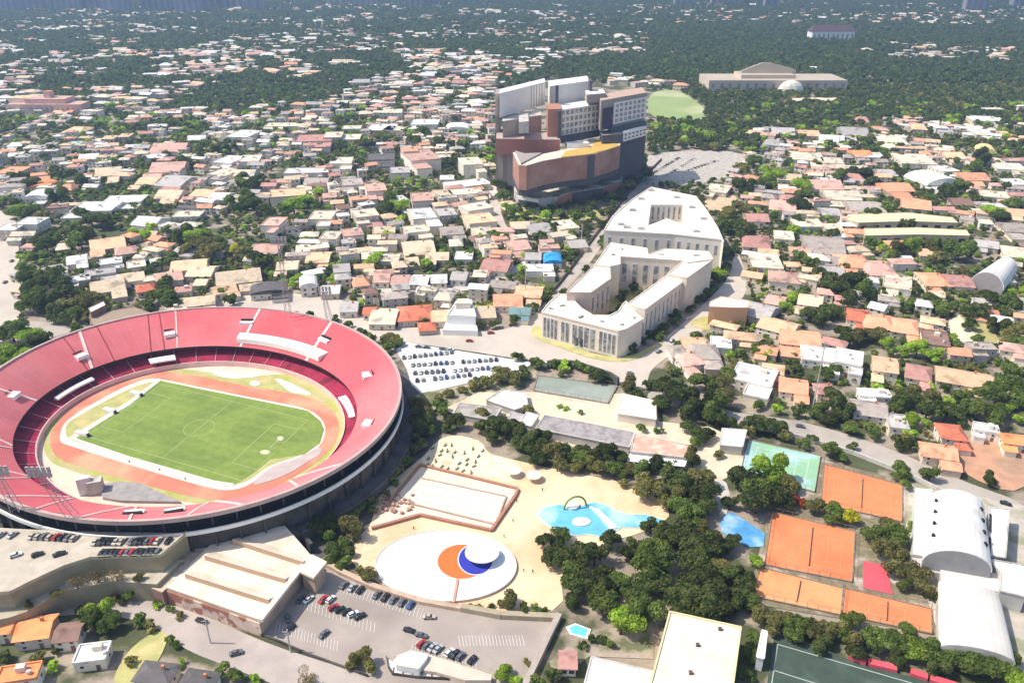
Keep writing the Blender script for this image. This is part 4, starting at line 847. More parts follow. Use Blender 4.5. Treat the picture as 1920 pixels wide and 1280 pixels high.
# arcaded row buildings
for lb, pts, n in (('long cream arcaded block with a row of dark doorways', [(1590, 402), (1700, 399), (1785, 408), (1796, 418), (1700, 415), (1610, 418), (1588, 412)], 9), ('second cream arcaded block in front of the longer one', [(1620, 429), (1720, 427), (1812, 432), (1818, 442), (1720, 440), (1622, 442)], 8)):
    r, P = simple('arcade', lb, 'arcade', pts, 8, mat('arcade_wall', (.62, .52, .36), .85), mat('arcade_roof', (.80, .68, .44), .8, .12, .1, (.7, .56, .36), .56, .1), par=.4)
    k = 3
    for i in range(3, len(P) - 1):
        windows(r, P[i + 1], P[i], 1, 6, n // 2, 1, .5, .8, M_DARK, mat('arcade_wall', (0, 0, 0)), pane=False, name='doorway')
lm('cream arcaded block', 1690, 430)
# palace, far villa
pal = building('palace', 'long beige palace with a stepped gable on the wooded hill', 'palace', (1440, 173))
M_PAL = mat('palace_stone', (.60, .50, .39), .85, .08, .03); M_PALR = mat('palace_roof', (.50, .42, .33), .85, .08, .03)
def pblock(xl, xr, yt, Y, zb, depth, m, mt, nm, win=None, par=pal):
    z = zat(yt, Y); a, b = W(xl, yt, z), W(xr, yt, z); P = [(a.x, a.y), (b.x, b.y), (b.x, b.y + depth), (a.x, a.y + depth)]
    MB().prism(P, zb, z - .5).build(nm, m, par); MB().prism(P, z - .5, z).build(nm + '_roof', mt, par)
    if win: windows(par, P[0], P[1], zb + 2, z - 2, win[0], win[1], .4, .6, M_GLASSL, m, pane=False)
    return P, z
pblock(1330, 1590, 151, 1425, 0, 80, M_PAL, M_PALR, 'wing', (16, 1)); pblock(1390, 1492, 141, 1445, 0, 50, M_PAL, M_PALR, 'centre_block')
a, z = pblock(1390, 1492, 135, 1470, 0, 2, M_PAL, M_PALR, 'gable_base'); mb = MB(); zt = 0
gv = [W(1390, 134, 0), W(1412, 134, 0), W(1432, 134, 0), W(1470, 134, 0), W(1492, 134, 0)]
P = [(1390, 133), (1410, 125), (1430, 118), (1445, 118), (1480, 127), (1492, 131), (1492, 137), (1390, 137)]
V = []
for x, y in P: zz = zat(y, 1470); q = W(x, y, zz); V.append((q.x, 1469.0, zz))
mb.quad(*V[::-1]); mb.quad(*[(v[0], 1473, v[2]) for v in V])
for i in range(len(V)): p, q = V[i], V[(i + 1) % len(V)]; mb.quad(p, q, (q[0], 1473, q[2]), (p[0], 1473, p[2]))
mb.build('gable', M_PAL, pal)
c = W(1457, 158, 4); mb = MB()
for i in range(10):
    for j in range(5):
        def q(i, j): t = 2 * math.pi * i / 10; a = math.pi / 2 * j / 5; return (c.x + 23 * math.cos(t) * math.cos(a), 1412 + 12 * math.sin(t) * math.cos(a), 2 + 20 * math.sin(a))
        mb.quad(q(i, j), q(i + 1, j), q(i + 1, j + 1), q(i, j + 1))
mb.build('entrance_dome', mat('pale_dome', (.85, .80, .66), .7), pal)
simple('terrace_wall', 'low yellow-cream terrace in the trees below the palace', 'terrace', [(1486, 184), (1568, 183), (1567, 190), (1485, 190)], 4, M_SAND, M_SAND)
lm('beige palace', 1450, 170)
vl = building('hill_villa', 'wide white villa with a dark roof on the far wooded ridge', 'villa', (1565, 78))
pblock(1524, 1604, 59, 2240, 0, 40, M_WHITE, M_DARK, 'wall', (9, 1), vl)
a = W(1524, 59, zat(59, 2240)); b = W(1604, 59, zat(59, 2240)); z0 = a.z; z1 = zat(50, 2240) + 2; mb = MB()
mb.quad((a.x - 3, 2238, z0), (b.x + 3, 2238, z0), (b.x - 8, 2260, z1), (a.x + 8, 2260, z1)); mb.quad((a.x - 3, 2282, z0), (b.x + 3, 2282, z0), (b.x - 8, 2260, z1), (a.x + 8, 2260, z1)); mb.quad((a.x - 3, 2238, z0), (a.x + 8, 2260, z1), (a.x - 3, 2282, z0)); mb.quad((b.x + 3, 2238, z0), (b.x - 8, 2260, z1), (b.x + 3, 2282, z0))
mb.build('roof', mat('dark_hip_roof', (.10, .06, .06), .8), vl); lm('white villa on the ridge', 1565, 78)
# pink palace left
pk = building('mansion', 'pink stepped mansion with dark windows at the left among dark trees', 'mansion', (67, 205))
a, z = pblock(12, 150, 196, 1210, 0, 30, M_PINKW, mat('roof_pink', (0, 0, 0)), 'wing', (14, 1), pk); pblock(45, 120, 186, 1215, 0, 30, M_PINKW, mat('roof_pink', (0, 0, 0)), 'wing', (7, 1), pk); pblock(14, 60, 184, 1225, 0, 25, WALLM[1], mat('roof_peach', (0, 0, 0)), 'tower', None, pk); pblock(80, 92, 172, 1225, 0, 12, M_PINKW, MATS['roof_salmon'], 'tower', None, pk)
lm('pink mansion', 67, 200)
# skyline
k = 0
rnd = random.Random(5)
for x0, x1, yb in ((60, 500, 24), (640, 900, 14), (1240, 1425, 12), (1745, 1925, 22)):
    x = x0
    while x < x1:
        wd = rnd.uniform(22, 60); Y = H / math.tan(PIT + math.atan((yb + rnd.uniform(-5, 3) - 640) / F)); s = F / Y
        c = W(x + wd / 2, yb, 0); c.x = (x + wd / 2 - 960) / F * Y; hh = rnd.uniform(110, 170); dp = 30
        r = thing('tower_block', '', 'tower block', (c.x, Y, 0), 'hazy tower blocks on the horizon'); k += 1
        r['_look'] = rnd.choice(['broad hazy', 'hazy blue-grey', 'pale hazy']) + ' tower block cut by the top edge'
        ww = wd / s * .92; P = [(c.x - ww / 2, Y), (c.x + ww / 2, Y), (c.x + ww / 2, Y + dp), (c.x - ww / 2, Y + dp)]
        m = rnd.choice([mat('far_concrete', (.26, .26, .27), .9), mat('far_plaster', (.32, .31, .31), .9)]); MB().prism(P, 0, hh).build('shaft', m, r)
        n = max(2, int(ww / 22))
        for i in range(n):
            o = MB(); xx = P[0][0] + ww * (i + .5) / n; o.box((xx, Y - .5), ww / n * .45, 1, 6, hh - 4); o.build('window_strip', mat('far_glass', (.16, .17, .19), .6), r)
        x += wd * (1.0 + (rnd.random() < .35) * .8)
lm('top left skyline', 200, 20); lm('top right skyline', 1830, 18)
# ---------------------------------------------------------------- houses
from mathutils import noise as mnoise
def nz(x, y, sc, o=0): return mnoise.noise((x * sc + o, y * sc - o, o * .37))
BLOCK.append([pix((p[0], p[1], 0))[:2] for p in OUT(19)[::4]])
HPOS = []                                    # (x, y, r) of everything a tree should keep off
def hits(x, y, r, L=None):
    for a, b, c in (HPOS if L is None else L):
        if abs(a - x) < r + c and abs(b - y) < r + c and (a - x) ** 2 + (b - y) ** 2 < (r + c) ** 2: return True
    return False
BB = None
def blocked(px, py):
    global BB
    if BB is None or len(BB) != len(BLOCK): BB = [(min(p[0] for p in P), max(p[0] for p in P), min(p[1] for p in P), max(p[1] for p in P), P) for P in BLOCK]
    for x0, x1, y0, y1, P in BB:
        if x0 <= px <= x1 and y0 <= py <= y1 and inpoly(px, py, P): return True
    return False
BEHIND = [(925, 172), (1030, 150), (1215, 165), (1218, 300), (1170, 350), (965, 365)]
FORM = dict(g='gabled house', h='hip-roofed house', f='flat-roofed house', b='barrel-roofed house')
WINM = {}
def winmesh(w, h):
    k = (round(w, 1), round(h, 1))
    if k not in WINM:
        a = MB(); a.box((0, 0), k[0], .22, -k[1] / 2, k[1] / 2); b = MB(); b.box((0, -.1), k[0] - .4, .14, -k[1] / 2 + .2, k[1] / 2 - .2)
        WINM[k] = (a.mesh('window', M_WFRAME), b.mesh('pane', M_GLASS))
    return WINM[k]
def roofmesh(tp, w, d, h, rise, mb, ov=.7, ox=0, oy=0):
    X, Y = w / 2 + ov, d / 2 + ov; p = lambda x, y, z: (x + ox, y + oy, z)
    if tp == 'f':
        mb.prism([p(-X + ov, -Y + ov, 0)[:2], p(X - ov, -Y + ov, 0)[:2], p(X - ov, Y - ov, 0)[:2], p(-X + ov, Y - ov, 0)[:2]], h, h + .35, 0)
        for a, b in (((-1, -1), (1, -1)), ((1, -1), (1, 1)), ((1, 1), (-1, 1)), ((-1, 1), (-1, -1))):
            mb.wall((ox + a[0] * w / 2, oy + a[1] * d / 2), (ox + b[0] * w / 2, oy + b[1] * d / 2), .5, h - .2, h + .9 + .004 * a[0] + .006 * a[1])
        return
    if tp == 'b':
        n = 8; q = [(math.cos(math.pi * i / n), math.sin(math.pi * i / n)) for i in range(n + 1)]
        for i in range(n): mb.quad(p(-X * q[i][0], -Y, h + rise * q[i][1]), p(-X * q[i + 1][0], -Y, h + rise * q[i + 1][1]), p(-X * q[i + 1][0], Y, h + rise * q[i + 1][1]), p(-X * q[i][0], Y, h + rise * q[i][1]))
        for s in (-1, 1): mb.quad(*[p(-X * a, s * (Y - .01), h + rise * b) for a, b in q])
        return
    lo = h - .25; r = X - (Y * (.9 if tp == 'h' else 0) if X > Y else X * .55 * (tp == 'h')); c = [p(-X, -Y, lo), p(X, -Y, lo), p(X, Y, lo), p(-X, Y, lo)]
    e = [p(-X, -Y, h), p(X, -Y, h), p(X, Y, h), p(-X, Y, h)]; R1, R2 = p(-r, 0, h + rise), p(r, 0, h + rise)
    for i in range(4): mb.quad(c[i], c[(i + 1) % 4], e[(i + 1) % 4], e[i])
    mb.quad(c[3], c[2], c[1], c[0]); mb.quad(e[0], e[1], R2, R1); mb.quad(e[2], e[3], R1, R2)
    mb.quad(e[1], e[2], R2); mb.quad(e[3], e[0], R1)
HOUSES = []
def house(x, y, w, d, rot, col, tp, h, wall, wing, detail, rng):
    """one house standing at ground point x, y; everything in its own frame"""
    r = thing('house', '', 'house', (x, y, 0), 'houses of the hillside town'); r.rotation_euler = (0, 0, rot)
    wm = WALLM[wall]; rise = rng.uniform(.13, .2) * min(w, d) + .3
    mb = MB(); mb.prism([(-w / 2, -d / 2), (w / 2, -d / 2), (w / 2, d / 2), (-w / 2, d / 2)], -.1, h)
    rm = MB(); roofmesh(tp, w, d, h, rise, rm)
    def put(mbx, name, mats, par, inr=True):
        o = bpy.data.objects.new(name, mbx.mesh(name, mats)); COL.objects.link(o); o.parent = par; return o
    put(mb, 'wall', wm, r); ro = put(rm, 'roof', MATS['roof_' + col], r)
    if wing:
        ww, wd = w * rng.uniform(.4, .6), d * rng.uniform(.45, .7); sx = rng.choice((-1, 1)); ox, oy = sx * (w / 2 - ww / 2 + .6), -(d / 2 + wd / 2 - .5); hh = h * rng.uniform(.6, .85)
        a = MB(); a.prism([(ox - ww / 2, oy - wd / 2), (ox + ww / 2, oy - wd / 2), (ox + ww / 2, oy + wd / 2), (ox - ww / 2, oy + wd / 2)], -.1, hh); put(a, 'wing_wall', wm, r)
        b = MB(); roofmesh('f' if tp in 'fb' else tp, ww, wd, hh, rise * .6, b, .5, ox, oy); put(b, 'wing_roof', MATS['roof_' + col], r)
    if detail:
        if tp == 'f':
            c = MB(); ux, uy = rng.uniform(-w / 4, w / 4), rng.uniform(0, d / 4); c.box((ux, uy), rng.uniform(2, 4), rng.uniform(2, 3), h + .35, h + 2.4); put(c, 'roof_room', wm, ro)
            t = MB(); t.bar((ux + 3, -uy, h + .35), (ux + 3, -uy, h + 1.7), .8, n=8); put(t, 'water_tank', M_CONC, ro)
        elif tp != 'b' and rng.random() < .6:
            c = MB(); c.box((w * .2, d * .1), 1.1, .8, h, h + rise + 1.3); put(c, 'chimney', M_BRICKO, ro)
        fl = 1 if h < 4.6 else 2 if h < 9 else 3; n = max(2, int(w / 4.5)); fm, pm = winmesh(1.6, 1.5)
        for f in range(fl):
            for i in range(n):
                if f == 0 and i == n // 2:
                    o = MB(); o.box((-w / 2 + w * (i + .5) / n, -d / 2 - .04), 1.4, .2, 0, 2.4); put(o, 'door', MATS['roof_brown'], r); continue
                o = bpy.data.objects.new('window', fm); COL.objects.link(o); o.parent = r; o.location = (-w / 2 + w * (i + .5) / n, -d / 2 - .06, (f + .55) * h / fl)
                if detail > 1: q = bpy.data.objects.new('pane', pm); COL.objects.link(q); q.parent = o
        for s in ((1,) if x < 0 else (-1,)):
            for i in range(max(1, int(d / 6))):
                o = bpy.data.objects.new('window', pm if detail < 2 else fm); COL.objects.link(o); o.parent = r; o.location = (s * (w / 2 + .06), -d / 2 + d * (i + .5) / max(1, int(d / 6)), h * .6); o.rotation_euler = (0, 0, s * math.pi / 2)
                if detail > 1: q = bpy.data.objects.new('pane', pm); COL.objects.link(q); q.parent = o
    sz = 'small ' if w * d < 150 else 'large ' if w * d > 330 else ''
    st_ = ('tall ' if h > 8.5 else '')
    r['_look'] = f"{sz}{st_}{ROOFC[col][1]} {FORM[tp]}" + (" with front wing" if wing and tp != 'h' else "") + f", {WALLC[wall]} walls"
    return r
HL = []          # (px, py, wpx, hpx, colour, form, wall height)
def add(s, h=5.0, ox=0, oy=0, k=1.0):
    for e in s.split(';'):
        e = e.split()
        if len(e) < 6: continue
        HL.append((ox + float(e[0]) / k, oy + float(e[1]) / k, float(e[2]), float(e[3]), e[4], e[5], float(e[6]) if len(e) > 6 else h))
# right-hand town
add("""1418 450 52 30 rose h;1435 487 58 38 cream f;1471 517 60 25 pink h;1542 457 75 42 taupe g;1599 487 60 30 salmon h;1646 500 56 36 pink h;1683 527 52 40 cream f;
1750 521 48 32 salmon h;1797 524 46 28 rose g;1609 588 52 34 red h;1646 600 55 34 salmon h;1696 608 48 38 salmon h;1754 632 48 42 brown f 7;1461 608 70 30 peach g;1500 630 74 36 salmon g;
1414 577 80 34 grey g;1592 667 52 34 white f 8;1535 662 66 34 white f;1415 700 80 42 white f 6;1450 688 46 22 peach g;1488 720 52 34 salmon g;1318 655 60 36 taupe h;1290 668 46 34 pink h;1352 640 40 26 white f;
1660 680 56 36 peach g 8;1723 695 56 36 rose h;1807 705 98 38 peach g;1547 726 36 24 rose h;1629 762 64 36 taupe g;1640 735 60 18 white f;1683 788 42 38 grey f;1784 806 46 36 red h;1760 842 62 34 salmon g;1905 470 46 34 cream h;
1300 640 44 24 peach g;1270 655 38 26 taupe h;1880 600 40 22 white f;1900 560 40 20 grey g;1520 560 44 26 tan g;1455 560 40 22 pink g;1850 800 44 20 white f;1905 820 50 24 orange g""")
add("""1468 245 48 22 grey g;1451 266 46 22 grey h;1515 248 38 20 peach g;1559 258 46 18 white g;1599 246 50 22 grey g;1616 225 32 16 rose h;1673 262 52 16 cream h;1723 238 34 20 peach h;1834 246 38 18 white g;1848 222 60 12 white f;1612 286 48 24 orange g;
1512 292 62 20 cream f;1713 297 66 24 cream f;1784 289 40 14 peach g;1848 281 36 18 yellow b;1891 311 54 16 cream f;1821 329 48 18 salmon g;1747 336 76 20 white b;1660 322 34 24 grey g;1542 346 66 18 pink g;1576 364 66 22 cream g;1676 349 56 20 salmon g;
1717 380 56 32 salmon g;1619 386 66 26 taupe g;1468 383 58 36 pink g;1418 406 42 18 rose g;1515 417 54 18 cream f;1347 352 44 18 cream f;1908 396 40 18 peach g;1864 363 50 16 cream f;1800 376 40 20 brown g;1901 424 52 22 taupe g;1560 300 40 14 cream f;1420 340 40 14 grey f;
1480 330 44 16 tan g;1600 330 40 16 rose h;1770 315 36 14 white f;1905 340 36 14 white f;1640 290 30 12 white f;1555 395 44 20 grey g;1470 440 40 20 cream f;1850 455 40 18 grey g;1740 470 40 20 peach g;1560 505 40 20 grey g;1880 520 36 20 white f;1500 470 40 22 pink g""", 4.5)
# left-hand town
add("""32 270 34 12 white f;27 289 28 12 white f;94 270 28 14 grey f;140 268 28 14 green f;148 242 40 18 peach h;205 257 24 16 peach f 8;235 253 24 18 peach f 8;188 262 22 12 cream f;370 258 36 8 white g;457 250 58 16 white f 8;537 233 80 8 cream f;590 258 70 16 rose f 8;
625 252 42 18 cream f 10;24 318 48 16 salmon f 7;81 345 36 14 orange b;74 366 48 14 white b;128 350 26 14 salmon h;205 320 46 22 tan g;322 276 66 16 pink g;289 292 46 10 white f;168 292 42 16 white g;319 312 64 22 pink g;282 337 46 20 peach g;336 338 56 24 grey g;
322 363 56 18 tan g;235 372 74 16 white f;181 386 80 22 white f 6;430 298 42 16 white f 7;470 296 38 16 cream f 7;420 322 46 14 cream f;416 366 34 18 white g;386 360 42 16 peach g;463 323 38 14 cream g;571 319 76 12 white f 7;595 338 54 12 taupe g;540 360 70 18 peach f 9;
60 413 46 16 white f 10;20 424 40 16 white f 9;282 413 50 20 white g;353 400 54 14 cream f;605 402 46 20 cream f 9;514 414 46 24 pink f 9""", 5)
add("""788 290 60 26 pink f 13;768 279 30 10 salmon f 15;714 293 54 16 dark f 9;717 238 54 14 white f;798 228 54 12 white f;858 238 46 10 white b;882 301 40 20 cream f 15;944 288 28 22 white f 12;889 341 56 14 white f 6;872 358 66 13 cream f 7;892 386 56 16 cream f 7;
899 408 56 22 peach f 9;791 399 48 26 white f 9;704 350 46 22 pink f 11;685 398 46 18 cream f 11;791 368 56 20 pink f 9;660 256 42 14 cream f;838 332 28 10 white f;740 240 40 10 cream f;660 238 36 8 cream f;750 318 40 14 grey f 7;660 340 40 16 taupe f 8;
640 300 44 14 cream f 8;830 360 36 14 tan f 7;836 396 36 18 grey f 7;748 372 30 14 white f 7;905 432 40 18 cream f 7;846 430 44 18 taupe g;780 428 44 16 cream f 7;720 430 44 18 tan f 7;660 434 40 18 pink f 8;620 440 44 18 cream f 8""", 6)
add("""202 454 62 26 peach g;144 484 44 26 white g;178 447 24 16 peach h;235 467 38 18 pink h;208 488 40 14 white f;188 508 56 16 grey f;202 533 60 30 tan g;245 517 48 22 tan g;356 494 66 24 peach g;316 516 48 24 pink g;380 506 54 24 tan g;447 516 84 32 tan g;
504 540 70 20 dark b;578 528 32 26 white b 7;272 537 32 18 red h;343 541 32 14 rose f;286 520 36 14 cream f;370 562 66 22 tan g;118 460 28 18 cream h;568 464 28 26 cream f;598 480 44 24 peach g;504 464 50 22 pink g;105 500 30 18 grey g;150 520 36 14 white f;
540 495 40 20 tan g;480 480 36 18 cream g;300 488 40 16 white f;255 494 34 16 cream f;420 540 44 18 peach g;330 575 40 14 cream f;620 540 36 20 white g""", 4.5)
add("""855 453 34 32 cream h;784 462 60 32 tan g;895 445 32 20 brown h;969 457 40 40 pink g;1036 484 42 18 blue b;1012 501 54 16 white f;932 494 54 28 rose g;675 526 36 26 salmon h;717 519 38 24 pink g;751 522 34 30 pink g;788 522 38 32 white g;823 520 30 30 white g;
863 515 30 26 grey g;945 531 50 16 taupe g;993 544 52 26 peach g;952 560 56 28 salmon g;909 582 38 30 tan g;828 589 40 26 peach g;778 584 70 34 red h;721 590 50 36 cream g;694 580 28 26 red g;655 572 36 30 grey g;976 580 44 18 teal g;640 500 34 22 grey g;
870 478 34 18 white f;820 478 44 18 tan g;730 482 40 18 cream f;690 478 32 18 cream f;1000 478 30 16 grey g;900 512 28 16 cream f;1060 420 40 20 cream f 7;1010 425 44 20 grey g;975 420 36 16 tan g;1080 455 34 18 grey g""", 4.5)
# bottom left
add("""66 1172 62 50 orange g;128 1180 44 40 brown g;8 1166 40 40 orange g;172 1220 60 40 white f 4;292 1256 72 40 dark h;372 1270 66 34 dark h;34 1258 76 16 orange f 5;1065 1232 32 34 rose g 4""", 5)
rng = random.Random(11)
CH = []          # house candidates: px, py ground, w, d, rot, col, tp, h, wall, wing, ground x, y
for (px, py, wp, hp, col, tp, h) in HL:
    if rng.random() < .35 and wp < 60: wp *= rng.uniform(.75, .95)
    g = W(px, py, h + 1); _, _, s = pix(g); w_ = wp / s * .93; dp = math.atan2(H - h, g.y); d_ = max(7.0, min(hp / (s * math.sin(dp)) * .80, w_ * 1.5))
    rot = rng.uniform(-.2, .2) + (-.22 if px > 1330 else .10) + .5 * nz(g.x, g.y, .006, 4)
    if px < 320 and 440 < py < 560: rot = .45
    wing = rng.random() < .55 and wp > 34 and py < 1000
    CH.append((s * w_, g.x, g.y, w_, d_, rot, col, tp, h, rng.choice((0, 0, 0, 1, 1, 2, 3)), wing)); HPOS.append((g.x, g.y, min(w_, d_) * .5 + 1))
RES_L = [(-10, 300), (-10, 215), (930, 215), (925, 330), (990, 400), (1100, 420), (1090, 450), (1000, 560), (900, 600), (640, 600), (640, 545), (400, 545), (300, 575), (165, 590), (36, 600), (36, 380), (-10, 380)]
RES_R = [(1350, 300), (1430, 240), (1700, 225), (1930, 240), (1930, 800), (1790, 815), (1760, 870), (1700, 850), (1540, 790), (1390, 765), (1260, 725), (1240, 690), (1330, 620), (1410, 560), (1390, 460), (1370, 380)]
RES_B = [(-10, 1195), (150, 1160), (290, 1190), (430, 1262), (430, 1290), (-10, 1290)]
def grid(y0, y1, step, fn):
    y = y0
    while y < y1:
        hw = y * .72 + 60; x = -hw
        while x < hw:
            fn(x + rng.uniform(-.38, .38) * step, y + rng.uniform(-.38, .38) * step); x += step
        y += step
PAL_L = ['cream'] * 5 + ['white'] * 4 + ['pink'] * 4 + ['peach'] * 3 + ['grey'] * 3 + ['tan'] * 5 + ['taupe'] * 4 + ['rose', 'salmon', 'salmon', 'brown'] + ['salmon', 'rose', 'dark']
PAL_R = ['salmon'] * 3 + ['pink'] * 3 + ['peach'] * 3 + ['cream'] * 3 + ['white'] * 3 + ['grey'] * 2 + ['taupe'] * 3 + ['rose'] * 2 + ['tan'] * 2
FAR = []
def scat_house(x, y):
    px, py, s = pix((x, y, 0))
    if not (-15 < px < 1935 and 4 < py < 1280) or blocked(px, py): return
    if inpoly(px, py, BEHIND) and y > 745: return
    L_, R_ = inpoly(px, py, RES_L), inpoly(px, py, RES_R)
    if not (L_ or R_): return
    if L_ and nz(x, y, .012, 3) < (-.12 if py > 260 else .04): return
    if R_ and nz(x, y, .012, 9) < (-.02 if py < 620 else .05): return
    w_, d_ = rng.uniform(8.5, 19), rng.uniform(7.5, 13)
    if hits(x, y, d_ * .55 + .8): return
    h = rng.choice((3.6, 4.5, 6, 6.5)) if R_ else rng.choice((4, 6, 6.5, 7, 9))
    tp = rng.choice('gghhf') if (R_ or py > 420) else rng.choice('fffggh')
    HPOS.append((x, y, d_ * .55 + 1))
    CH.append((s * w_, x, y, w_, d_, rng.uniform(-.25, .25) + (-.25 if R_ else .1) + .7 * nz(x, y, .006, 4), rng.choice(PAL_R if R_ else PAL_L), tp, h, rng.choice((0, 0, 0, 1, 1, 2, 3)), rng.random() < .55))
grid(430, 1260, 16.5, scat_house)
def far_house(x, y):
    px, py, s = pix((x, y, 0))
    if not (-15 < px < 1935 and 10 < py < 222) or blocked(px, py): return
    bright = (1640 < px < 1870 and 22 < py < 50) or (1690 < px < 1900 and 86 < py < 116) or (px > 1180 and py < 48 and rng.random() < .5)
    if inpoly(px, py, BEHIND) or (1215 < px and not bright and rng.random() < .96): return
    c = nz(x, y, .0042, 2) + .55 * nz(x, y, .013, 5)
    if c < (-.03 if px < 940 else -.25 if bright else .05): return
    w_ = rng.uniform(9, 24) * (1 + y / 6500); CH.append((s * w_ * .6, x, y, w_, w_ * rng.uniform(.5, .8), rng.uniform(-.5, .5), rng.choice(PAL_L + ['white'] * 6 + ['cream'] * 3), rng.choice('ffgh'), rng.uniform(4, 10), rng.choice((0, 0, 1, 2, 3)), False))
    HPOS.append((x, y, w_ * .45))
grid(1180, 2000, 27, far_house); grid(2000, 3800, 38, far_house)
CH.sort(key=lambda c: -c[0])
for i, (q, x, y, w_, d_, rot, col, tp, h, wl, wing) in enumerate(CH[:296]):
    s = pix((x, y, 0))[2]; HOUSES.append(house(x, y, w_, d_, rot, col, tp, h, wl, wing, 2 if s > 2.6 else 1 if s > 1.2 else 0, rng))
# the rest of the town, past the three hundred nearest, as one mass
mb = MB(); cols = sorted(ROOFC); 
for (q, x, y, w_, d_, rot, col, tp, h, wl, wing) in CH[296:]:
    b = MB(); b.prism([(-w_ / 2, -d_ / 2), (w_ / 2, -d_ / 2), (w_ / 2, d_ / 2), (-w_ / 2, d_ / 2)], -.1, h, m=len(cols) + wl, mt=len(cols) + wl)
    r0 = len(b.f)
    if tp == 'f': b.prism([(-w_ / 2 - .2, -d_ / 2 - .2), (w_ / 2 + .2, -d_ / 2 - .2), (w_ / 2 + .2, d_ / 2 + .2), (-w_ / 2 - .2, d_ / 2 + .2)], h, h + .7, m=len(cols) + wl, mt=cols.index(col))
    else: roofmesh(tp, w_, d_, h, .2 * d_, b)
    if tp != 'f': b.m[r0:] = [cols.index(col)] * (len(b.f) - r0)
    if wing:
        r1 = len(b.f); sx = 1 if int(x) % 2 else -1; b.box((sx * w_ * .3, -d_ * .62), w_ * .42, d_ * .5, -.1, h * .7, 0, len(cols) + wl, cols.index(col))
    if y < 1500:
        nw = max(2, int(w_ / 5))
        for f_ in range(1 if h < 4.6 else 2):
            for i_ in range(nw): xx = -w_ / 2 + w_ * (i_ + .5) / nw; zz = h * (f_ + .5) / (1 if h < 4.6 else 2); b.quad((xx - .9, -d_ / 2 - .06, zz - .8), (xx + .9, -d_ / 2 - .06, zz - .8), (xx + .9, -d_ / 2 - .06, zz + .8), (xx - .9, -d_ / 2 - .06, zz + .8), m=len(cols) + 4)
    if tp == 'f' and y < 1300: b.box((w_ * .2, d_ * .15), 2.6, 2.2, h + .6, h + 2.4, 0, len(cols) + wl)
    ca, sa = math.cos(rot), math.sin(rot); k = len(mb.v)
    mb.v += [(x + a * ca - c * sa, y + a * sa + c * ca, z) for a, c, z in b.v]; mb.f += [tuple(i + k for i in f) for f in b.f]; mb.m += b.m
if mb.v: tag(mb.build('distant_houses', [MATS['roof_' + c] for c in cols] + WALLM + [M_GLASS]), 'mass of small pale houses scattered over the far wooded hills', 'houses', kind='stuff')
print('houses', len(CH))

# ---------------------------------------------------------------- trees
def leaves(seed, nl, flat, nleaf, size, tall=1.0):
    """unit crown: leaf-sized faces scattered over a cluster of lobes, centre at 0"""
    g = np.random.default_rng(seed); lob = []
    for i in range(nl):
        a = g.uniform(0, 2 * np.pi); rr = g.uniform(.0, .62) ** .8; lob.append((rr * np.cos(a), rr * np.sin(a), g.uniform(-.35, .45) * flat * tall, g.uniform(.34, .52)))
    lob = np.array(lob); k = g.integers(0, nl, nleaf); c = lob[k]
    d = g.normal(size=(nleaf, 3)); d[:, 2] = np.abs(d[:, 2]) * 1.0 - .35 * g.random(nleaf); d /= np.linalg.norm(d, axis=1)[:, None]
    P = c[:, :3] + d * (c[:, 3] * g.uniform(.72, 1.12, nleaf))[:, None] * np.array([1, 1, .85 * flat * tall + .1])
    n = d + g.normal(size=(nleaf, 3)) * .55; n /= np.linalg.norm(n, axis=1)[:, None]
    u = np.cross(n, g.normal(size=(nleaf, 3))); u /= np.linalg.norm(u, axis=1)[:, None]; v = np.cross(n, u)
    s = (size * g.uniform(.6, 1.35, nleaf))[:, None]
    V = np.stack([P - u * s - v * s * .6, P + u * s - v * s * .75, P + u * s * .8 + v * s * .7, P - u * s * .7 + v * s * .8], 1).reshape(-1, 3)
    return V, lob
def npmesh(name, V, mats, mi=None):
    n = len(V) // 4; me = bpy.data.meshes.new(name); me.vertices.add(len(V)); me.vertices.foreach_set('co', V.astype(np.float32).ravel())
    me.loops.add(4 * n); me.loops.foreach_set('vertex_index', np.arange(4 * n, dtype=np.int32)); me.polygons.add(n)
    me.polygons.foreach_set('loop_start', np.arange(0, 4 * n, 4, dtype=np.int32))
    for m in mats: me.materials.append(m)
    if mi is not None: me.polygons.foreach_set('material_index', mi.astype(np.int32))
    me.update(calc_edges=True); return me
SHAPES = [(1, 7, .75, 1.0), (2, 9, .6, 1.0), (3, 5, .95, 1.25), (4, 10, .8, 1.0), (5, 6, .55, 1.0)]
def core(lob, k=.74):  # hidden octahedra added inside the lobes to block light through the crown
    out = []
    for x, y, z, r in lob:
        r *= k; p = [np.array(q) * r + (x, y, z) for q in ((1, 0, 0), (0, 1, 0), (-1, 0, 0), (0, -1, 0), (0, 0, .8), (0, 0, -.8))]
        for a, b in ((0, 1), (1, 2), (2, 3), (3, 0)): out += [p[a], p[b], p[4], p[4] * .999 + p[a] * .001, p[b], p[a], p[5], p[5] * .999 + p[b] * .001]
    return np.array(out)
CROWN = {}
for si, (sd_, nl, fl, tl) in enumerate(SHAPES):
    V, lob = leaves(sd_ * 13, nl, fl, 2100, .062, tl); VV = np.concatenate([V, core(lob)])
    for t in LEAF: 
        if t == 'k': V2, l2 = leaves(sd_ * 13, nl, fl, 900, .045, tl); CROWN[(si, t)] = npmesh('crown', V2, [LEAF[t]])
        else: CROWN[(si, t)] = npmesh('crown', VV, [LEAF[t]])
tm = MB()
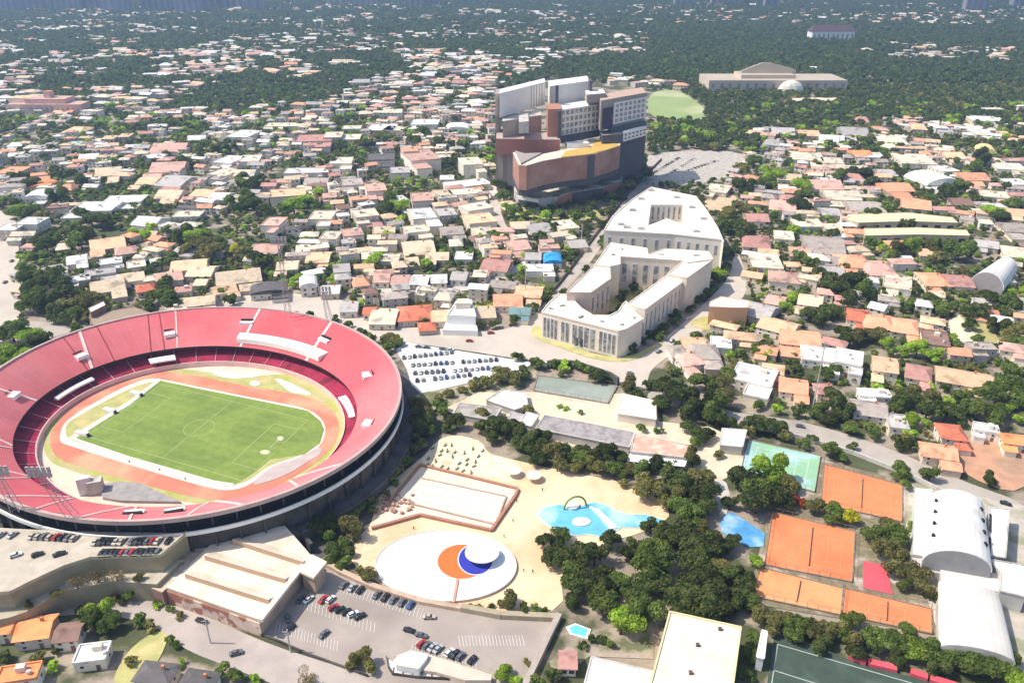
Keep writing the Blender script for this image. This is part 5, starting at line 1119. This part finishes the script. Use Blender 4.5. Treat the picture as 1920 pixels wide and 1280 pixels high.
def taper(mbx, a, b, r0, r1, n=6):
    a, b = Vector(a), Vector(b); d = (b - a).normalized(); u = d.orthogonal().normalized(); v = d.cross(u); k = len(mbx.v)
    for p, r in ((a, r0), (b, r1)):
        for i in range(n): t = 2 * math.pi * i / n; mbx.v.append(tuple(p + (u * math.cos(t) + v * math.sin(t)) * r))
    for i in range(n): j = (i + 1) % n; mbx.f.append((k + i, k + j, k + n + j, k + n + i)); mbx.m.append(0)
taper(tm, (0, 0, -.05), (.02, .01, .6), .07, .05)
for a in (0, 1.9, 3.7, 5.1): taper(tm, (.02, .01, .5), (.42 * math.cos(a), .42 * math.sin(a), 1.0), .035, .015, 5)
TRUNK = tm.mesh('trunk', M_TRUNK)
SHW = ['bushy', 'spreading', 'tall', 'dense', 'flat-topped']
TREES = []; CT = []
def tree(x, y, R, tone, sh, rng):
    r = thing('tree', '', 'tree', (x, y, 0), 'trees of the town and gardens'); r.rotation_euler = (0, 0, rng.uniform(0, 6.28)); r.scale = (R, R, R * rng.uniform(.85, 1.1))
    o = bpy.data.objects.new('trunk', TRUNK); COL.objects.link(o); o.parent = r
    c = bpy.data.objects.new('crown', CROWN[(sh, tone)]); COL.objects.link(c); c.parent = r; c.location = (0, 0, .72 if R > 3 else .5)
    r['_look'] = f"{'small ' if R < 4 else 'large ' if R > 8 else ''}{SHW[sh]} {LEAFW[tone]} " + ('shrub' if R < 2.6 else 'tree'); return r
TL = []
def at(s, ox=0, oy=0, k=1.0):
    for e in s.replace('\n', ' ').split(';'):
        e = e.split()
        if len(e) >= 4: TL.append((ox + float(e[0]) / k, oy + float(e[1]) / k, float(e[2]) / (k if k > 1 else 1), e[3]))
# around the pools and courts (crown centres, radius in pixels)
at("""1035 1010 26 d;1052 1004 22 d;1050 1040 30 d;1085 1035 34 d;1115 1040 30 d;1080 1080 38 d;1110 1095 34 d;1075 1118 24 d;1140 1130 34 g;1165 1165 40 g;1190 1120 40 g;1215 1150 34 g;1160 1090 28 g;1205 1065 36 g;1240 1040 36 g;1225 1090 30 d;
1270 1000 36 d;1285 960 34 d;1250 930 30 o;1215 915 28 o;1275 905 34 d;1310 890 32 o;1320 920 30 d;1300 1040 36 d;1330 1010 32 d;1345 1060 30 o;1310 1080 34 d;1340 1100 32 d;1280 1110 34 d;1365 1080 24 d;1320 1130 34 d;1270 1150 26 d;1365 1140 24 d;
1240 1010 22 g;1318 985 20 o;1330 950 22 d;1390 900 32 d;1425 915 34 d;1445 885 36 b;1420 940 34 d;1455 935 30 d;1475 905 22 o;1490 935 12 r;1505 940 12 r;1530 950 22 o;1560 960 22 d;1590 965 20 y;1640 1000 26 g;1665 985 24 o;1690 1000 26 g;1655 1025 26 o;1690 1035 26 o;
1675 1060 24 o;1715 1070 26 o;1725 1100 24 o;1700 1090 20 d;1745 1115 18 g;1412 1050 18 b;1400 1075 20 d;1395 1105 26 d;1385 1130 24 d;1560 845 20 g;1580 855 14 g;1685 880 20 g;1695 905 14 g;1710 985 12 d;1300 860 22 o;1345 850 12 o""")
# long hedge-like row above the dark court
at("""1420 1150 24 o;1445 1162 26 o;1470 1158 24 o;1495 1168 26 g;1520 1172 26 o;1545 1176 26 o;1572 1184 26 g;1598 1190 27 o;1625 1196 28 g;1652 1200 28 g;1680 1206 28 g;1708 1214 28 g;1735 1218 28 g;1762 1222 28 g;1790 1228 30 g;1820 1238 30 g;1850 1248 32 g;1880 1258 32 g;1905 1270 30 g;
1600 1158 20 g;1700 1180 22 g;1800 1195 26 g;1830 1205 22 g;1900 1235 20 d;1870 1222 20 g;1480 1190 22 d;1540 1205 22 d;1610 1222 20 d;1410 1195 18 g;1405 1230 18 g;1395 1265 18 g;1680 1232 20 d;1760 1252 22 d;1412 1125 22 d""")
# slope beside the stadium
at("""782 760 22 o;798 775 24 o;775 790 24 o;800 800 24 d;780 815 18 o;790 830 16 o;775 840 15 o;765 855 15 g;752 868 15 g;742 882 15 o;728 895 15 g;715 905 14 g;705 920 14 o;695 935 15 o;680 948 14 g;668 960 14 o;655 970 14 o;740 905 10 g;722 925 10 o;700 955 12 o;
600 985 24 d;625 975 26 d;650 990 28 o;615 1000 20 d;640 1015 16 g;620 1035 20 g;650 1030 16 d;668 1000 16 o;690 1075 18 o;672 1070 12 o;920 1135 9 d;945 1130 12 o;962 1125 20 o;985 1138 14 d;1005 1140 11 g;895 1135 7 g;880 1134 7 g;1020 1142 9 g;
940 700 22 o;962 705 20 o;915 715 16 o;890 722 14 o;865 730 12 o;840 735 12 o;985 705 14 d;825 745 12 o;1040 680 14 g;1062 683 15 g;1085 686 15 g;1108 692 14 g;1128 700 12 g;1148 706 10 g;1178 720 20 o;1195 735 16 d;985 765 16 o;905 772 16 o;
930 790 22 d;948 805 26 d;975 822 26 d;1000 835 24 d;925 815 18 d;1040 845 24 o;1070 850 22 d;1095 855 24 d;1130 850 26 d;1160 855 24 d;1120 872 22 o;1150 880 22 d;1085 875 18 o;1045 870 20 o;1180 880 18 o;1205 880 20 d;1140 820 12 g;1050 760 7 b;1062 765 6 b;1088 770 7 o;1200 800 12 g;1235 805 10 g;
1195 885 12 o;1170 905 12 o;1212 890 14 o;735 632 18 o;722 640 12 d;750 640 12 d""")
at("""1255 730 28 d;1280 745 30 d;1310 755 30 d;1335 765 28 d;1352 745 24 o;1245 755 22 d;1290 770 24 d;1345 785 22 d;1325 712 28 g;1350 715 24 o;1370 705 20 g;1300 800 22 d;1325 815 22 d;1420 790 24 d;1450 800 26 d;1410 805 16 o;1475 815 16 o;1510 830 16 g;1300 825 16 g;
1345 510 18 b;1330 518 18 g;1355 505 14 g;1320 525 12 g;1240 612 9 g;1232 622 8 d;1560 745 22 d;1575 770 24 d;1545 765 20 d;1550 700 18 g;1570 690 16 d;1700 745 24 d;1725 740 24 o;1740 765 28 d;1775 770 28 d;1690 760 20 g;1800 745 20 d;1830 765 26 g;1860 775 28 g;1880 770 22 g;1715 790 22 b;
1710 815 16 b;1690 830 20 d;1860 730 28 g;1890 720 28 d;1905 745 22 g;1900 700 24 g;1420 655 16 g;1440 665 14 g;1390 660 14 g;1610 630 22 o;1640 625 22 o;1665 640 18 b;1590 640 18 d;1720 655 22 b;1740 665 18 g;1760 660 16 b;1690 655 14 b;1580 620 18 d;1545 600 20 d;1560 580 22 d;1520 590 18 d;
1470 570 16 b;1490 555 16 b;1510 545 18 g;1550 540 24 d;1575 540 26 d;1600 530 28 d;1625 545 24 d;1590 560 20 d;1530 510 18 d;1560 520 18 d;1500 480 16 d;1520 490 18 g;1710 570 16 g;1740 560 22 d;1770 575 20 d;1720 545 14 d;1830 580 22 d;1860 560 24 d;1890 570 24 d;1905 590 20 d;1820 605 18 d;1875 610 20 d;1900 620 20 o;
1835 635 16 g;1870 650 18 d;1905 640 18 g;1885 640 14 o;1810 660 12 g;1830 662 14 g;1690 460 22 o;1715 465 20 b;1740 460 22 o;1770 465 22 g;1800 470 22 g;1820 460 18 g;1660 465 16 b;1680 480 16 d;1840 590 16 d;1640 455 18 d;1760 480 18 o;1585 500 14 g;1560 440 16 d;1490 430 16 g;1500 410 14 d""")
at("""1455 325 26 b;1440 318 16 b;1430 340 24 d;1400 350 22 d;1380 345 20 d;1505 345 20 b;1510 365 20 g;1500 380 22 d;1600 320 26 d;1625 325 26 d;1580 330 20 d;1640 340 16 d;1690 320 22 d;1770 360 24 d;1800 350 22 d;1740 370 24 g;1835 290 20 d;1850 300 20 d;1830 310 16 d;1860 395 20 g;1880 405 22 d;
1395 385 22 o;1370 400 22 o;1390 430 22 d;1355 420 18 d;1415 300 20 g;1390 315 18 o;1640 400 18 d;1670 390 18 g;1700 420 16 d;1900 380 18 d;1835 375 14 d;1885 350 14 d""")
# left-hand town
at("""70 540 34 d;50 520 30 d;95 520 32 d;120 530 28 d;140 545 24 d;60 560 28 d;90 565 26 d;120 575 22 o;150 570 22 o;170 560 20 o;45 500 18 g;60 480 16 g;80 478 14 g;130 590 20 d;100 590 20 d;160 590 16 o;20 618 30 g;50 625 24 b;70 640 24 d;50 650 20 d;15 665 34 b;45 670 26 b;140 612 14 g;
85 455 22 d;110 450 18 d;150 450 26 d;165 440 22 d;140 430 18 d;40 392 20 b;60 395 22 g;20 400 16 g;75 405 16 o;300 550 22 d;320 560 24 d;310 530 18 d;285 565 14 d;330 570 18 d;270 440 16 b;250 436 14 b;285 425 12 b;340 440 22 d;320 430 18 g;360 445 22 g;380 460 22 o;400 465 24 o;355 465 18 o;
385 440 18 g;410 450 16 g;440 465 12 y;455 470 14 o;475 485 20 d;495 490 18 d;520 490 14 g;310 490 18 d;290 500 16 d;320 480 16 d;270 510 14 d;440 380 22 g;460 370 24 g;480 385 24 g;500 390 18 d;450 345 20 d;470 350 22 d;490 345 16 d;455 330 14 d;550 385 20 b;575 375 18 b;595 360 16 b;530 392 16 g;
735 370 20 g;745 385 20 g;730 395 22 d;750 360 16 g;740 345 14 g;725 440 14 b;735 455 12 g;700 488 18 b;710 480 14 b;690 492 12 b;745 420 16 b;755 410 12 b;900 445 14 b;925 440 16 g;945 445 14 o;980 505 12 g;978 518 10 g;912 545 14 d;880 475 12 g;800 492 14 b;420 545 14 d;430 560 16 d;
860 285 20 d;850 300 20 d;870 270 18 d;620 300 18 d;640 270 18 d;690 270 18 d;780 262 22 d;820 265 18 d;800 245 18 d;340 300 16 d;380 270 16 d;400 280 16 d;420 275 16 d;30 330 16 d;55 345 20 o;130 325 20 d;150 335 18 d;105 320 18 d;110 365 20 d;150 400 18 d;170 410 20 d;190 415 20 d;
960 395 14 g;990 400 14 g;1020 402 14 b;1050 400 14 g;1080 404 14 g;1110 402 12 g;950 385 12 b;1040 425 16 d;1065 440 16 d;1085 425 14 o;1010 440 14 d;950 340 18 d;940 365 16 d;1195 312 24 d;1212 325 24 o;1188 332 20 d;1205 300 22 d;1178 345 14 o;940 350 20 d;945 325 16 o""")
# bottom edge
at("""118 1112 24 k;150 1106 22 k;172 1108 16 k;95 1118 16 o;238 1112 18 g;222 1120 13 o;130 1122 14 o;190 1140 26 g;175 1160 26 d;205 1165 22 g;150 1145 16 d;260 1160 18 g;275 1172 14 o;325 1200 14 g;290 1135 10 g;298 1128 9 d;318 1140 9 g;335 1150 10 o;420 1255 18 g;440 1262 16 g;675 1230 22 o;690 1250 18 o;660 1245 14 o;
572 1268 22 k;945 1262 20 b;965 1270 14 b;240 1240 14 o;75 1230 16 o;95 1245 14 g;110 1215 12 d;480 1275 14 b;1035 1262 18 d;1010 1275 16 d;1115 1195 14 d;1140 1200 14 g;1090 1205 12 d;60 1200 12 o;340 1242 10 b;25 1105 10 d;10 1228 16 d;990 1240 10 o""")
for i_, e_ in enumerate(TL):
    if e_[3] == 'd' and i_ % 4 == 1: TL[i_] = (*e_[:3], 'g')
    elif e_[3] == 'g' and i_ % 7 == 2: TL[i_] = (*e_[:3], 'b')
for (px, py, rp_, tone) in TL:
    z = 4.0; g = W(px, py, 0); s = pix((g.x, g.y, z))[2]; R = min(rp_ / s * 1.05, 11); g = W(px, py, R * .75)
    CT.append((rp_, g.x, g.y, R, tone, rng.choice((0, 1, 3, 3, 0, 2, 4))))
TP = [(c[1], c[2], c[3] * .6) for c in CT]
CELL = {}
def cell_add(x, y, r, D): D.setdefault((int(x // 40), int(y // 40)), []).append((x, y, r))
def cell_hit(x, y, r, D, k=1.0):
    cx, cy = int(x // 40), int(y // 40)
    for i in (-1, 0, 1):
        for j in (-1, 0, 1):
            for a, b, c in D.get((cx + i, cy + j), ()):
                if (a - x) ** 2 + (b - y) ** 2 < ((r + c) * k) ** 2: return True
    return False
HC = {}; TC = {}
for a in HPOS: cell_add(*a, HC)
for a in TP: cell_add(*a, TC)
FOREST = [[(1330, 172), (1930, 165), (1930, 232), (1700, 235), (1430, 245), (1330, 250), (1325, 205)], [(1216, 226), (1330, 228), (1445, 240), (1430, 290), (1400, 284), (1250, 284), (1216, 300)], [(1600, 30), (1930, 60), (1930, 172), (1590, 172), (1520, 90)],
          [(1180, 60), (1600, 80), (1590, 140), (1330, 140), (1260, 170), (1100, 150)], [(640, 120), (930, 120), (930, 215), (640, 215)], [(130, 195), (400, 215), (390, 250), (60, 245)]]
def scat_tree(step, base):
    def f(x, y):
        px, py, s = pix((x, y, 0))
        if not (-25 < px < 1945 and 2 < py < 1300) or blocked(px, py): return
        if inpoly(px, py, BEHIND) and y > 745: return
        fo = any(inpoly(px, py, P) for P in FOREST); res = inpoly(px, py, RES_L) or inpoly(px, py, RES_R)
        n = nz(x, y, .01, 7); n2 = nz(x, y, .03, 1)
        R = rng.uniform(.75, 1.25) * base
        if not fo and res:
            if n + .5 * n2 < (-.05 if px > 1300 else .02): 
                if rng.random() < .62: return
            R *= .8
        elif not fo and y < 900 and rng.random() < .35: return
        if cell_hit(x, y, R * (.55 if res or fo else .42), HC, .95) or cell_hit(x, y, R * .55, TC): return
        t = rng.random() + n2 * .5
        tone = 'd' if y > 1500 and t < 1.1 else ('d' if t < .42 else 'g' if t < .72 else 'o' if t < .93 else 'b') if (res or fo) else ('d' if t < .92 else 'g' if t < 1.15 else 'o')
        if fo and (t < .8 or (y > 1300 and tone == 'b')): tone = 'd' if t < .85 else 'g'
        cell_add(x, y, R * .6, TC); CT.append((R * s, x, y, R, tone, rng.choice((0, 1, 3, 3, 2))))
    return f
grid(230, 900, 8.5, scat_tree(8.5, 4.6)); grid(900, 1500, 12, scat_tree(12, 6.8)); grid(1500, 2400, 17, scat_tree(17, 10)); grid(2400, 4000, 24, scat_tree(24, 12))
def shrub(x, y):
    px, py, s = pix((x, y, 0))
    if not (-20 < px < 1940 and 120 < py < 1290) or blocked(px, py) or not (inpoly(px, py, RES_L) or inpoly(px, py, RES_R)): return
    if nz(x, y, .02, 8) < -.12 or rng.random() < .25: return
    R = rng.uniform(1.5, 2.9)
    if cell_hit(x, y, R * .4, HC, .8) or cell_hit(x, y, R * .4, TC): return
    cell_add(x, y, R * .7, TC); CT.append((R * s * .5, x, y, R, rng.choice('dggoodb'), 0))
grid(300, 1150, 6.5, shrub)
CT.sort(key=lambda c: -c[0])
for (q, x, y, R, tone, sh) in CT[:298]: TREES.append(tree(x, y, R, tone, sh, rng))
for k_, (x_, y_, R_) in enumerate(((-163, 228.5, 3.6), (-156.5, 231.5, 4.2), (-150, 232.5, 3.2), (-142, 233.5, 2.2), (-169, 225, 2.4), (-176, 219, 2.0))):
    t_ = tree(x_, y_, R_, 'k' if k_ < 3 else 'o', k_ % 3, rng); t_.location.z = 9; TREES.append(t_)
tones = ['d', 'g', 'b', 'o', 'y', 'k', 'r']; VS = []; MI = []
NEAR = [leaves(100 + i, 6, .75, 230, .155) for i in range(5)]; FART = [leaves(200 + i, 4, .7, 46, .30) for i in range(5)]
NEAR = [np.concatenate([v, core(l, .8)]) for v, l in NEAR]; FART = [np.concatenate([v, core(l[:2], .85)]) for v, l in FART]
for i, (q, x, y, R, tone, sh) in enumerate(CT[298:]):
    V = (NEAR if y < 1050 and R > 3 else FART)[i % 5]; a = (i * 2.4) % 6.28; ca, sa = math.cos(a) * R, math.sin(a) * R
    P = np.stack([V[:, 0] * ca - V[:, 1] * sa + x, V[:, 0] * sa + V[:, 1] * ca + y, V[:, 2] * R + .62 * R], 1); VS.append(P); MI.append(np.full(len(P) // 4, tones.index(tone)))
me = npmesh('woodland', np.concatenate(VS), [LEAF[t] for t in tones], np.concatenate(MI)); o = bpy.data.objects.new('woodland', me); COL.objects.link(o)
tag(o, 'mass of smaller trees between the houses and over the far hills', 'woodland', kind='stuff'); print('trees', len(CT), len(me.polygons))

# ---------------------------------------------------------------- cars
PAINT = dict(white=(.78, .78, .77), silver=(.42, .43, .45), black=(.018, .018, .02), grey=(.14, .145, .155), red=(.42, .03, .03), blue=(.04, .10, .28), beige=(.5, .45, .36))
CARM = {k: mat('car_paint_' + k, v, .3, .04, 1, spec=.6) for k, v in PAINT.items()}
def carbody(kind):
    L_ = 4.3 if kind == 'hatchback' else 4.7; prof = [(-L_ / 2, .35), (L_ / 2, .35), (L_ / 2, .72), (L_ / 2 - 1.2, .92), (-L_ / 2 + (.1 if kind == 'hatchback' else .9), .98), (-L_ / 2, .8)]; mb = MB()
    for s in (-1, 1): mb.quad(*[(x, s * .86, z) for x, z in (prof if s < 0 else prof[::-1])])
    for i in range(len(prof)): a, b = prof[i], prof[(i + 1) % len(prof)]; mb.quad((a[0], .86, a[1]), (b[0], .86, b[1]), (b[0], -.86, b[1]), (a[0], -.86, a[1]))
    return mb
def cabin(kind, roof=False):
    b0, b1 = (-1.95, 1.05) if kind == 'hatchback' else (-1.5, 1.1); t0, t1 = (-1.6, .25) if kind == 'hatchback' else (-.95, .35); mb = MB()
    lo = [(b0, -.8), (b1, -.8), (b1, .8), (b0, .8)]; hi = [(t0, -.62), (t1, -.62), (t1, .62), (t0, .62)]
    if roof: mb.prism(hi, 1.42, 1.47, bottom=True); return mb
    for i in range(4): a, b = i, (i + 1) % 4; mb.quad((*lo[a], .93), (*lo[b], .93), (*hi[b], 1.42), (*hi[a], 1.42))
    return mb
wm = MB(); wm.bar((0, -.1, 0), (0, .1, 0), .33, n=10); WH = wm.mesh('wheel', M_TYRE)
CB = {}; CARS = []
for kd in ('hatchback', 'sedan'):
    for c in PAINT: CB[(kd, c)] = (carbody(kd).mesh('body', CARM[c]), cabin(kd, True).mesh('car_roof', CARM[c]))
    CB[kd] = cabin(kd).mesh('windows', M_GLASS)
def car(p, ang, c, kd, where):
    r = thing('car', '', 'car', (p.x, p.y, p.z + .12), where); r.rotation_euler = (0, 0, ang)
    b, rf = CB[(kd, c)]
    for nm, me in (('body', b), ('car_roof', rf), ('windows', CB[kd])): o = bpy.data.objects.new(nm, me); COL.objects.link(o); o.parent = r
    for sx in (-1.4, 1.4):
        for sy in (-.8, .8): o = bpy.data.objects.new('wheel', WH); COL.objects.link(o); o.parent = r; o.location = (sx, sy, .33)
    r['_look'] = f"{c} {kd} " + dict(lot='in the car park', stad='parked below the stadium', white='in the white car park', road='on the road')[{'cars in the large car park': 'lot', 'cars parked below the stadium': 'stad', 'cars in the white car park': 'white', 'cars on the roads': 'road'}[where]]
    if p.y > 700: r['_look'] = f'{c} {kd} parked by the tall brown complex'
    CARS.append(r); HPOS.append((p.x, p.y, 3)); return r
cr = random.Random(3)
def row(a, b, n, ang, where, pal, skip=.0, z=.25):
    A, B = W(*a, z), W(*b, z)
    d = math.atan2((B - A).y, (B - A).x)
    for i in range(n):
        if cr.random() < skip: continue
        p = A.lerp(B, i / max(1, n - 1)); car(p, d + math.radians(ang) + cr.uniform(-.04, .04), cr.choice(pal), cr.choice(('hatchback', 'sedan')), where)
mixp = ['white', 'silver', 'black', 'grey', 'black', 'grey', 'silver', 'white', 'grey', 'blue', 'beige', 'black']
WL, SL, LL = 'cars in the white car park', 'cars parked below the stadium', 'cars in the large car park'
row((757, 671), (856, 660), 11, 80, WL, mixp, .1); row((774, 685), (930, 675), 16, 80, WL, mixp, .1); row((778, 700), (925, 690), 15, 80, WL, mixp, .15); row((782, 714), (880, 703), 10, 80, WL, mixp, .15)
row((785, 651), (860, 658), 6, 5, 'cars on the roads', ['black', 'grey', 'white'], .1)
dkp = ['black', 'black', 'grey', 'black', 'grey', 'black', 'red', 'grey', 'beige']
row((180, 1017), (326, 1015), 16, 80, SL, dkp, .08, DECK); row((182, 1039), (296, 1036), 13, 85, SL, dkp, .1, DECK); row((62, 1006), (140, 1010), 8, 80, SL, dkp, 0, DECK); row((30, 1042), (112, 1040), 3, 30, SL, ['black', 'grey', 'white'], 0, DECK); row((2, 1004), (24, 1004), 2, 70, SL, ['white', 'silver'], 0, DECK)
row((645, 1098), (770, 1135), 9, 85, LL, mixp, .1)
for a, b, n, an in (((565, 1125), (620, 1125), 5, 60), ((625, 1140), (700, 1165), 7, 60), ((540, 1160), (560, 1150), 2, 80), ((545, 1178), (620, 1192), 7, 70), ((780, 1205), (885, 1238), 11, 75), ((768, 1183), (790, 1192), 2, 10), ((868, 1195), (925, 1187), 3, 60), ((805, 1158), (808, 1158), 1, 0)): row(a, b, n, an, LL, dkp + ['white', 'silver'], .42)
for a, b, n in (((1225, 325), (1272, 297), 12), ((1250, 330), (1300, 298), 12), ((1290, 320), (1350, 300), 11), ((1215, 345), (1300, 338), 10)): row(a, b, n, 75, 'cars on the roads', ['white', 'silver', 'white', 'black', 'grey'], .15)
for x, y, a in ((443, 1225, 20), (378, 1165, -20), (920, 625, 10), (960, 610, 30), (1000, 675, -10), (1235, 660, 40), (1180, 700, 15), (1260, 640, 45), (1330, 565, 55), (1290, 598, 50), (880, 640, 0), (12, 450, 88), (10, 530, 85), (22, 490, 88), (1420, 786, -20), (1500, 800, -20), (1750, 885, -30), (1885, 945, -30)): car(W(x, y, .25), math.radians(a), cr.choice(['black', 'white', 'grey', 'silver', 'red']), 'sedan', 'cars on the roads')
lb_, lt_ = MB(), MB(); lb_.box((0, 0), 2.0, .75, .25, .45); lb_.box((-.9, 0), .2, .7, 0, .25); lb_.box((.9, 0), .2, .7, 0, .25); lt_.quad((.5, -.37, .46), (1.15, -.37, 1.0), (1.15, .37, 1.0), (.5, .37, .46))
ms_ = [(lb_.mesh('frame', m_), lt_.mesh('backrest', m_)) for m_ in (mat('lounger_green', (.10, .16, .10), .8), mat('lounger_brown', (.22, .15, .10), .8))]
for j_ in range(5):
    for i_ in range(7):
        if cr.random() < .25: continue
        q_ = (798 + i_ * 14 + j_ * 5 + cr.uniform(-3, 3), 872 - j_ * 10 + i_ * 2.2 + cr.uniform(-2, 2)); p_ = W(*q_, .2); k_ = cr.randint(0, 1); r = thing('sun_lounger', '', 'sun lounger', p_, 'sun loungers on the cream terrace'); r.rotation_euler = (0, 0, cr.uniform(-.5, .5) + 1.2)
        r['_look'] = ('green', 'brown')[k_] + ' sun lounger on the cream terrace'
        for nm_, me_ in zip(('frame', 'backrest'), ms_[k_]): o = bpy.data.objects.new(nm_, me_); COL.objects.link(o); o.parent = r
# ---------------------------------------------------------------- poles and people
def pole(px, py, ty, label):
    b = W(px, py, 0); z = zat(ty, b.y); r = thing('utility_pole', label, 'utility pole', b, 'utility poles'); mb = MB(); mb.bar(b, (b.x, b.y, z), .28); mb.build('post', M_CONC, r)
    mb = MB(); mb.bar((b.x - 1.6, b.y, z - 1), (b.x + 1.6, b.y, z - 1), .14); mb.bar((b.x - 1.2, b.y, z - 2.2), (b.x + 1.2, b.y, z - 2.2), .14); mb.build('crossarm', M_CONC, r)
for a in ((1522, 774, 640, 'tall thin pale pole between the right-hand houses'), (1560, 340, 255, 'thin pole among the far right houses near a red roof'), (985, 560, 500, 'pole beside the road behind the courtyard block'), (395, 1205, 1160, 'dark pole beside the brown road and mosaic wall'), (545, 1222, 1180, 'pole on the low wall between the road and car park'), (1090, 460, 420, 'short pole at the bend behind the cream blocks')): pole(*a)
def person(px, py, c, label):
    b = W(px, py, .1); me = bpy.data.meshes.new('person'); V = [(0, 0, .95), (0, 0, 1.2), (0, 0, 1.45), (0, 0, 1.55), (0, .02, 1.68), (-.1, 0, .5), (-.12, .05, .05), (.1, 0, .5), (.14, -.05, .05), (-.2, 0, 1.42), (-.28, .02, 1.12), (-.26, -.1, .88), (.2, 0, 1.42), (.28, .02, 1.12), (.26, -.1, .88)]
    E_ = [(0, 1), (1, 2), (2, 3), (3, 4), (0, 5), (5, 6), (0, 7), (7, 8), (2, 9), (9, 10), (10, 11), (2, 12), (12, 13), (13, 14)]
    me.from_pydata(V, E_, []); o = bpy.data.objects.new('person', me); COL.objects.link(o); o.location = b; sk = o.modifiers.new('skin', 'SKIN'); R_ = [.16, .17, .15, .06, .12, .09, .06, .09, .06, .07, .05, .04, .07, .05, .04]
    for v, r in zip(me.skin_vertices[0].data if me.skin_vertices else [], R_): v.radius = (r, r)
    me.materials.append(mat('clothes_' + c, dict(dark=(.04, .04, .05), red=(.5, .06, .05), blue=(.05, .1, .3), tan=(.4, .28, .2))[c], .8)); tag(o, label, 'person', 'people on the pool deck')
for a in ((969, 941, 'dark', 'person in dark clothes beside the right wall of the drained pool'), (962, 978, 'dark', 'person standing midway between the two pools in dark clothes'), (1017, 920, 'dark', 'person in dark clothes near the lagoon pool edge'), (945, 1007, 'tan', 'person in tan clothes near the oval pool rim'), (999, 1073, 'dark', 'person in dark clothes on the tan deck near the trees'), (982, 1071, 'tan', 'person in tan clothes on the deck right of the oval pool'), (776, 992, 'dark', 'person in dark clothes behind the oval pool'), (243, 868, 'dark', 'person in dark clothes on the near touchline of the pitch'), (300, 883, 'blue', 'person in blue on the pale strip beside the pitch'), (348, 900, 'dark', 'person in dark clothes nearest the pitch corner')): person(*a)
# ---------------------------------------------------------------- labels: look, then where it stands
ORD = ['nearest', 'second nearest', 'third nearest', 'fourth nearest', 'fifth nearest', 'sixth nearest', 'seventh nearest', 'eighth nearest', 'ninth nearest', 'tenth nearest'] + [w_ + ' nearest' for w_ in 'eleventh twelfth thirteenth fourteenth fifteenth sixteenth seventeenth eighteenth nineteenth twentieth'.split()]
lm('blue barrel roof', 1036, 500); lm('olive field', 1840, 640); lm('brick-red rough roof', 778, 600); lm('pink tower house', 788, 318); lm('curved street', 925, 390); lm('golf lawn', 1270, 200); lm('tall pale pole', 1522, 774); lm('dark barrel shed', 504, 550); lm('wide peach roof', 1807, 720)
lm('pale left road', 10, 500); lm('bottom left lawn', 262, 1240); lm('white car park', 850, 690); lm('large car park', 780, 1190); lm('orange earth plot', 1850, 870); lm('yellow dome roof', 1848, 290); lm('white shelter', 380, 1008); lm('turquoise plunge pool', 1085, 1185); lm('white metal roof', 1747, 345); lm('pale rubble lot', 1290, 310); lm('long pale green roof', 470, 212)
def label_all(objs):
    G_ = {}
    for o in objs:
        p = o.location; k = min(range(len(LM)), key=lambda i: (LM[i][1] - p).length / (1 + .0006 * LM[i][1].length)); G_.setdefault((o['_look'], k), []).append(o)
    for (look, k), L_ in G_.items():
        L_.sort(key=lambda o: (o.location - LM[k][1]).length)
        for i, o in enumerate(L_):
            look = o['_look'] if len((o['_look'] + LM[k][0]).split()) < 13 else o['_look'].split(',')[0]
            o['label'] = f"{look}, beside the {LM[k][0]}" if len(L_) == 1 else f"{look}, {ORD[min(i, 19)]} the {LM[k][0]}"
            del o['_look']
label_all([o for o in bpy.data.objects if o.parent is None and '_look' in o.keys()])
# ---------------------------------------------------------------- air
hz = MB(); hz.box((0, 4350), 17000, 9300, -1.2, 236)
m = bpy.data.materials.new('haze'); m.use_nodes = True; N = m.node_tree.nodes; N.remove(N['Principled BSDF']); v = N.new('ShaderNodeVolumePrincipled'); v.inputs['Color'].default_value = (.38, .57, .88, 1); v.inputs['Density'].default_value = HAZE; v.inputs['Anisotropy'].default_value = .3
m.node_tree.links.new(v.outputs[0], N['Material Output'].inputs['Volume']); ho = hz.build('haze', m); tag(ho, kind='stuff')
